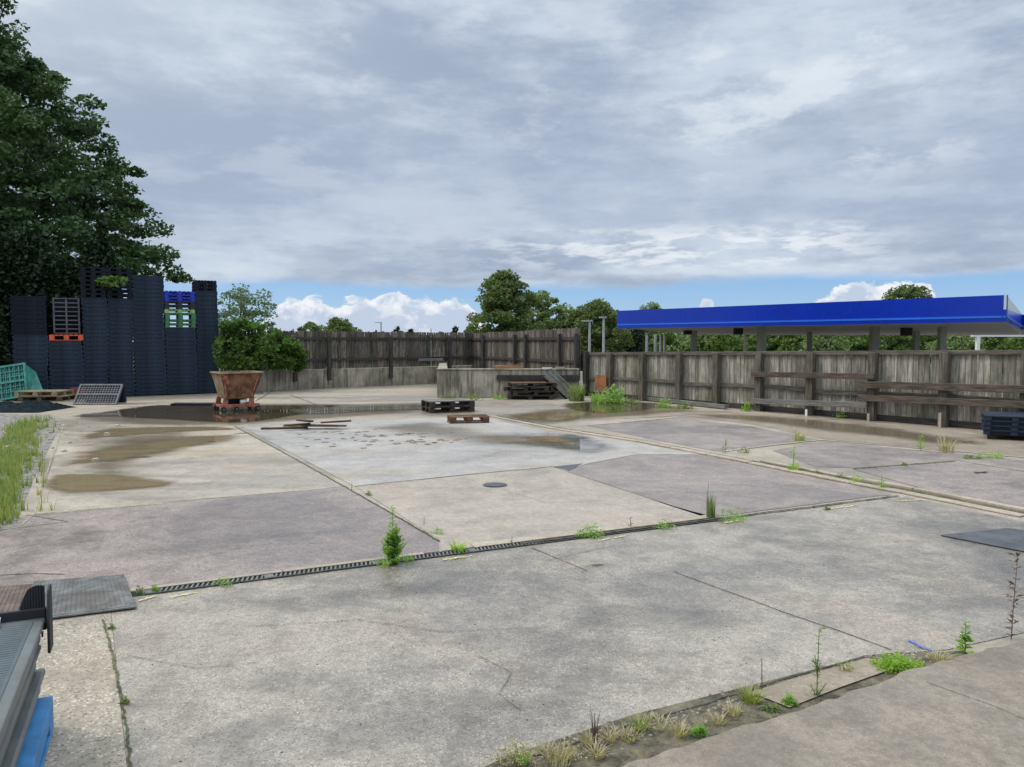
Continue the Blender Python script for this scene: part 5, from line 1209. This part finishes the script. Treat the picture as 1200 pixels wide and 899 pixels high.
o = hedge('far_woodland', (-60,150), (170,135), 14, 5.4, 'leaf_dark', 'dark far off woodland line', 'woodland', 26000, 1.1, 11, kind='stuff', base=-2.4)

# ------------------------------------------------------------------ weeds
def blades(rng, n, h, spread, lean=0.4, w=0.006, base=0.02):
    vs = []; fs = []
    for i in range(n):
        t = rng.uniform(0, 2*math.pi); r = base*math.sqrt(rng.uniform()); bx, by = r*math.cos(t)*spread/0.1, r*math.sin(t)*spread/0.1
        hh = h*rng.uniform(0.45, 1.0); a = t+rng.normal()*0.5; ln = lean*rng.uniform(0.1, 1.0)*hh; ws = w*rng.uniform(0.6,1.4); px_, py_ = -math.sin(a)*ws, math.cos(a)*ws
        b = len(vs); K = 4
        for k in range(K):
            s = k/(K-1); x = bx+math.cos(a)*ln*s*s; y = by+math.sin(a)*ln*s*s; z = hh*(s-0.25*lean*s*s); q = 1-s*0.85
            vs += [(x-px_*q, y-py_*q, z), (x+px_*q, y+py_*q, z)]
        for k in range(K-1): fs.append((b+2*k, b+2*k+1, b+2*k+3, b+2*k+2))
    return vs, fs
wcount = [0]
def tuft(px, py, hpx, wpx, mat, label, n=60, lean=0.6, name='grass_tuft', cat='grass tuft', z=0.0, w=None, group='weeds in the yard joints'):
    p = P(px, py, z); s = p.y/FPX; wcount[0] += 1; rng = np.random.default_rng(100+wcount[0])
    h = hpx*s; vs, fs = blades(rng, n, h, wpx*s*0.5*0.5/0.2, lean, w or max(0.0035, 0.5*s), 0.02)
    mb = MB(); mb.add(vs, fs); o = mb.build(name, M[mat], loc=tuple(p)); return tag(o, label, cat, group)
def clump(px, py, hpx, wpx, mat, label, n=300, leaf=None, name='weed_clump', cat='weed', z=0.0, group='weeds in the yard joints'):
    n = max(n, 100); hpx = hpx*0.85
    p = P(px, py, z); s = p.y/FPX; wcount[0] += 1; rng = np.random.default_rng(200+wcount[0])
    u = rng.uniform(-1,1,n); vv = rng.uniform(-1,1,n); hz = rng.uniform(0,1,n)
    lump = 0.6+0.4*np.sin(u*5+wcount[0])**2
    c = np.stack([u*np.sqrt(rng.uniform(0,1,n))*wpx*s/2, vv*wpx*s*0.22, hz**1.3*hpx*s*np.sqrt(np.clip(1-u*u*0.9,0,1))*lump*1.3], 1); c[:,2] += 0.008
    v, q = leaf_quads(c, leaf or max(0.016, min(3.0, 1.2+wpx*0.06)*s), rng, 0.3, 0.5); o = mesh_np(name, v, q, M[mat], loc=tuple(p)); return tag(o, label, cat, group)
def stalk(px, py, hpx, wpx, mat, smat, label, nodes=14, leaf=None, bushy=0.0, lean=0.05, name='tall_weed', z=0.0, per=4, aspect=0.22, group='weeds in the yard joints', taper=True, droop=0.5):
    p = P(px, py, z); s = p.y/FPX; H = hpx*s; W2 = wpx*s/2; wcount[0] += 1; rng = np.random.default_rng(300+wcount[0])
    o = empty(name, tuple(p), label, 'weed', group); lx = lean*H*rng.uniform(-1,1)
    mb = MB(); mb.tube([(0,0,0),(lx*.3,0,H*.4),(lx,0,H*0.97)], [max(.003,.35*s), max(.0025,.3*s), max(.0015,.15*s)], 6)
    vs = []; fs = []; L0 = leaf or W2
    branches = [((0,0,0),(lx,0,H),1.0)]
    if bushy > 0:
        for k in range(int(bushy)):
            a = rng.uniform(0,2*math.pi); zz = rng.uniform(0.01,0.45)**1.0*H; rr_ = W2*rng.uniform(0.4,1.1)*(1.1-zz/H*1.6); e = (math.cos(a)*rr_, math.sin(a)*rr_, zz+rng.uniform(0.05,0.28)*H); branches.append(((0,0,zz), e, 0.6)); mb.tube([(0,0,zz), e], [.003,.0015], 5)
    for (b0, b1, sc_) in branches:
        b0 = Vector(b0); b1 = Vector(b1)
        for k in range(nodes if sc_ == 1 else nodes//2):
            t = (k+0.6)/(nodes if sc_ == 1 else nodes//2); c = b0.lerp(b1, min(1,t))
            ll = L0*sc_*(1.15-0.75*t if taper else (0.8+0.3*math.sin(k)))*rng.uniform(0.7,1.2)
            for j in range(per):
                a = rng.uniform(0,2*math.pi); el = rng.uniform(0.1,0.9); d = Vector((math.cos(a)*math.cos(el), math.sin(a)*math.cos(el), math.sin(el))); sd_ = Vector((-math.sin(a), math.cos(a), 0))*ll*aspect/2
                m1 = c+d*ll*0.5; tip = c+d*ll+Vector((0,0,-droop*ll*0.5)); b = len(vs); vs += [tuple(c), tuple(m1+sd_), tuple(tip), tuple(m1-sd_)]; fs.append((b,b+1,b+2,b+3))
    mb.build('stem', M[smat], o); m2 = MB(); m2.add(vs, fs); m2.build('leaves', M[mat], o); return o
stalk(461, 661, 70, 44, 'weed', 'stemg', 'tall bushy bright green weed growing from the drain left of centre', 26, bushy=60, per=6, leaf=0.075, aspect=0.27)
tuft(537, 646, 18, 34, 'weed_lime', 'lime green grass tuft right of the tall bushy weed', 110, 0.9)
clump(692, 630, 15, 38, 'weed', 'leafy green clump in the drain near the two yellow marks')
stalk(739, 619, 14, 14, 'weed_red', 'stemr', 'small reddish seedling in the drain', 5, per=3)
clump(779, 620, 12, 30, 'weed', 'flat green clump in the drain left of the tall grass', 130)
tuft(833, 607, 34, 20, 'weed_dull', 'tall upright grass tuft at the corner of the beige slab', 60, 0.12)
tuft(829, 607, 62, 4, 'seed', 'thin dark seed stalk above the upright grass tuft', 3, 0.05)
clump(857, 610, 16, 44, 'weed', 'wide green clump right of the upright grass', 200)
clump(262, 687, 10, 30, 'weed', 'low green clump in the drain grating at left', 110)
clump(165, 697, 12, 14, 'weed_dull', 'small weed at the end of the ribbed steel plate', 60)
clump(182, 694, 9, 12, 'weed', 'tiny weed at the start of the drain grating', 40)
stalk(600, 641, 14, 12, 'weed_dull', 'stemg', 'thin pale seedling by the beige slab edge', 5, per=3)
stalk(497, 615, 11, 8, 'weed_dull', 'stemg', 'small dry seedling in the joint of the pink tarmac', 4, per=3)
clump(513, 626, 7, 18, 'weed', 'tiny green weed at the lower end of the slanting joint', 40)
clump(432, 581, 5, 10, 'weed_dull', 'tiny moss weed low on the slanting joint', 30)
stalk(412, 574, 9, 7, 'weed_dull', 'stemg', 'tiny upright weed where the slab joints meet', 4, per=3)
stalk(929, 551, 30, 26, 'weed', 'stemg', 'slender weed standing on the kerb line with bright base', 9, per=3)
tuft(930, 552, 10, 24, 'weed_lime', 'lime grass round the slender weed on the kerb line', 60, 0.8)
tuft(936, 517, 22, 26, 'dry', 'dry wispy grass at the far corner of the pink patches', 40, 0.7)
clump(937, 517, 8, 14, 'weed_lime', 'small lime clump under the dry wispy grass', 50)
stalk(850, 531, 17, 16, 'weed_dull', 'stemg', 'pale weed in front of the first kerb corner', 6, per=3)
clump(872, 531, 7, 18, 'weed_dull', 'low dull weed right of the first kerb corner', 60)
stalk(1033, 573, 18, 18, 'weed_lime', 'stemg', 'upright lime weed by the kerb end near the drain', 8, per=4)
clump(1004, 566, 9, 22, 'weed_lime', 'lime clump on the kerb left of the upright lime weed', 90)
clump(985, 561, 6, 16, 'weed_dull', 'low dull clump on the kerb', 50)
clump(957, 556, 5, 14, 'weed_dull', 'small dull patch of weed further left on the kerb', 40)
stalk(1079, 528, 18, 16, 'weed_lime', 'stemg', 'small cone shaped green weed on the far pink patch edge', 9, per=5)
tuft(1109, 530, 24, 30, 'dry', 'straw coloured wispy tuft right of the cone shaped weed', 70, 0.7)
clump(1163, 537, 8, 34, 'weed_lime', 'low lime clump before the short navy stack', 90)
clump(1140, 538, 5, 24, 'weed_dull', 'flat dull clump left of the low lime clump', 60)
clump(969, 598, 4, 10, 'weed_dull', 'tiny weed at the right part of the drain', 24)
clump(1060, 546, 4, 10, 'weed_dull', 'tiny weed on the joint between far pink patches', 24)
clump(719, 473, 22, 38, 'weed', 'large green weed clump below the rusty sheet', 420, leaf=0.10)
tuft(676, 470, 24, 36, 'weed_dull', 'grassy weed clump at the corner beside the leaning pallet', 200, 0.4, w=0.02)
tuft(700, 472, 16, 30, 'weed', 'green grass between corner clump and rusty sheet', 120, 0.5, w=0.015)
clump(778, 478, 12, 22, 'weed', 'green clump by the long grey timber', 120, leaf=0.08)
clump(802, 479, 8, 26, 'weed_dull', 'dull clump in front of the long grey timber', 110, leaf=0.07)
clump(740, 474, 8, 26, 'weed_dull', 'low dull weeds right of the large clump', 110, leaf=0.07)
clump(875, 482, 13, 14, 'weed_lime', 'lime weed beneath the left end of the barrier', 90, leaf=0.07)
clump(985, 490, 8, 16, 'weed', 'small green weed at the foot of the fence under the barrier', 70, leaf=0.06)
clump(553, 469, 8, 30, 'weed_dull', 'dull weeds along the foot of the concrete block', 130, leaf=0.07)
clump(585, 468, 7, 22, 'weed', 'green weeds between concrete block and dark pallets', 90, leaf=0.07)
clump(525, 467, 5, 16, 'weed_dull', 'tiny weeds at the left corner of the concrete block', 50, leaf=0.06)
stalk(50, 543, 16, 18, 'weed_dull', 'stemg', 'small olive weed right of the grassy strip', 6, per=4)
# lower right kerb weeds
stalk(957, 818, 88, 24, 'weed_dull', 'stemg', 'tall single stem weed standing in the kerb gap', 9, per=3, leaf=0.042, aspect=0.34, taper=False, bushy=5)
stalk(893, 812, 42, 12, 'weed_red', 'stemr', 'dark bare stalk rising behind the yellow grass tuft', 7, per=3, leaf=0.02, taper=False)
tuft(880, 824, 24, 42, 'grass_y', 'yellow green grass tuft in the kerb gap', 120, 1.0)
clump(1052, 785, 17, 66, 'weed_lime', 'dense lime green weed cushion on the kerb', 900, leaf=0.022, name='weed_cushion')
stalk(1131, 767, 40, 26, 'weed', 'stemg', 'upright green weed right of the lime cushion', 9, per=6, leaf=0.065, aspect=0.32, bushy=4)
stalk(1185, 749, 102, 26, 'weed_red', 'stemr', 'tall reddish brown weed at the right picture edge', 15, per=5, leaf=0.06, aspect=0.24, taper=False)
tuft(697, 872, 50, 12, 'seed', 'dark drooping grass seed heads over the kerb gap', 14, 0.25)
tuft(690, 874, 24, 34, 'dry', 'dry grass below the dark seed heads', 70, 0.9)
clump(605, 893, 26, 64, 'dry', 'pale dried flowering weed at the lower picture edge', 420, leaf=0.014)
tuft(612, 896, 30, 30, 'weed', 'green blades amid the pale dried flowers', 30, 0.6)
clump(665, 888, 16, 46, 'dry', 'pale dry weeds right of the dried flowers', 260, leaf=0.013)
tuft(655, 895, 34, 60, 'dry', 'wispy straw blades at the lower picture edge', 60, 0.8)
tuft(735, 865, 14, 60, 'dry', 'short straw stubble in the soil strip', 90, 0.9)
clump(820, 864, 14, 20, 'weed', 'small fresh green weed in the soil strip', 60, leaf=0.03)
tuft(795, 862, 22, 44, 'dry', 'spiky dry tuft beside the fresh green weed', 70, 1.0)
clump(925, 828, 13, 20, 'weed', 'green seedling patch right of the tall single stem weed', 60, leaf=0.03)
clump(905, 835, 9, 26, 'weed_dull', 'olive weeds in front of the yellow tuft', 80, leaf=0.02)
tuft(770, 850, 12, 70, 'dry', 'thin straw scatter along the broken slab edge', 70, 1.0)
clump(146, 826, 9, 14, 'weed_dull', 'tiny weed in the crack at lower left', 50, leaf=0.014)
clump(131, 738, 6, 10, 'weed_dull', 'tiny weed in the crack near the steel plate', 30, leaf=0.012)
for k_, (x_, y_, m_, l_) in enumerate([(640,884,'dry','straw tuft just right of the dried flowers'),(715,868,'dry','straw tuft below the dark seed heads'),(748,856,'grass_y','yellow tuft midway along the soil strip'),(842,848,'dry','straw tuft left of the yellow grass'),(860,838,'dry','small straw tuft nearest the yellow grass'),(700,888,'dry','straw tuft on the apron side of the strip'),(990,786,'grass_y','small yellow tuft left of the lime cushion'),(1100,776,'dry','small straw tuft right of the lime cushion')]):
    tuft(x_, y_, 15+k_%3*4, 34, m_, l_, 60, 1.1)
tuft(449, 663, 14, 34, 'weed', 'grass at the left foot of the tall bushy weed', 60, 0.8); tuft(478, 658, 12, 30, 'weed', 'grass at the right foot of the tall bushy weed', 50, 0.8)
# grass strip at far left
rng = np.random.default_rng(77); vs = []; fs = []
path = [P(37,494), P(29,510), P(17,535), P(7,560), P(-6,590), P(-26,625)]
for k in range(520):
    t = rng.uniform(0, 4.999); i = int(t); c = path[i].lerp(path[i+1], t-i); c += Vector((np.clip(rng.normal()*0.14-0.05,-.3,.2), rng.normal()*0.22, 0))
    v2, f2 = blades(rng, 7, 0.19*rng.uniform(0.5,1.2), 0.15, 0.5, 0.008, 0.03); b = len(vs); vs += [(x+c.x, y+c.y, z) for x,y,z in v2]; fs += [tuple(q+b for q in f) for f in f2]
mb = MB(); mb.add(vs, fs); tag(mb.build('grass_strip', M['weed_dull']), 'strip of long wild grass along the left yard edge', 'grass', kind='stuff')
vs = []; fs = []
for k in range(260):
    t = rng.uniform(0, 4.999); i = int(t); c = path[i].lerp(path[i+1], t-i); c += Vector((np.clip(rng.normal()*0.16,-.3,.22), rng.normal()*0.3, 0))
    v2, f2 = blades(rng, 6, 0.25*rng.uniform(0.6,1.1), 0.12, 0.3, 0.007, 0.03); b = len(vs); vs += [(x+c.x, y+c.y, z) for x,y,z in v2]; fs += [tuple(q+b for q in f) for f in f2]
mb = MB(); mb.add(vs, fs); tag(mb.build('seeding_grass', M['grass_y']), 'yellow seeding grass mixed through the left strip', 'grass', kind='stuff')
# small stones and litter
def scatter(name, label, pts, smin, smax, mat, n, seed, spread):
    rng = random.Random(seed); mb = MB()
    for i in range(n):
        t = rng.uniform(0, len(pts)-1.001); k = int(t); c = pts[k].lerp(pts[k+1], t-k)+Vector((rng.gauss(0,spread), rng.gauss(0,spread), 0)); s = rng.uniform(smin, smax)
        M4 = Matrix.Translation((c.x, c.y, c.z+s*0.3)) @ Matrix.Rotation(rng.uniform(0,6), 4, 'Z') @ Matrix.Rotation(rng.uniform(-.5,.5), 4, 'X'); mb.hexa([M4 @ Vector((a*s*(1 if e<0 else .6), b*s*.7*(1 if e<0 else .6), e*s*0.35)) for a,b,e in ((-1,-1,-1),(1,-.8,-1),(.9,1,-1),(-1,.8,-1),(-1,-1,1),(1,-.9,1),(1,1,1),(-.8,1,1))])
    tag(mb.build(name, mat), label, 'stones', kind='stuff')
scatter('gravel', 'loose grit and pebbles in the soil strip by the kerb', [P(600,893), P(700,870), P(850,828), P(1000,785), P(1100,768)], 0.004, 0.014, M['sand'], 900, 3, 0.045)
scatter('rubble_stones', 'pale stones strewn on the verge at far left', [P(-40,540), P(5,515), P(10,500)], 0.02, 0.06, M['kerbc'], 120, 4, 0.7)
scatter('grit', 'tiny dark grit strewn over the near slab', [P(200,800), P(500,760), P(900,700), P(1150,640)], 0.003, 0.009, M['crack'], 320, 5, 1.1)
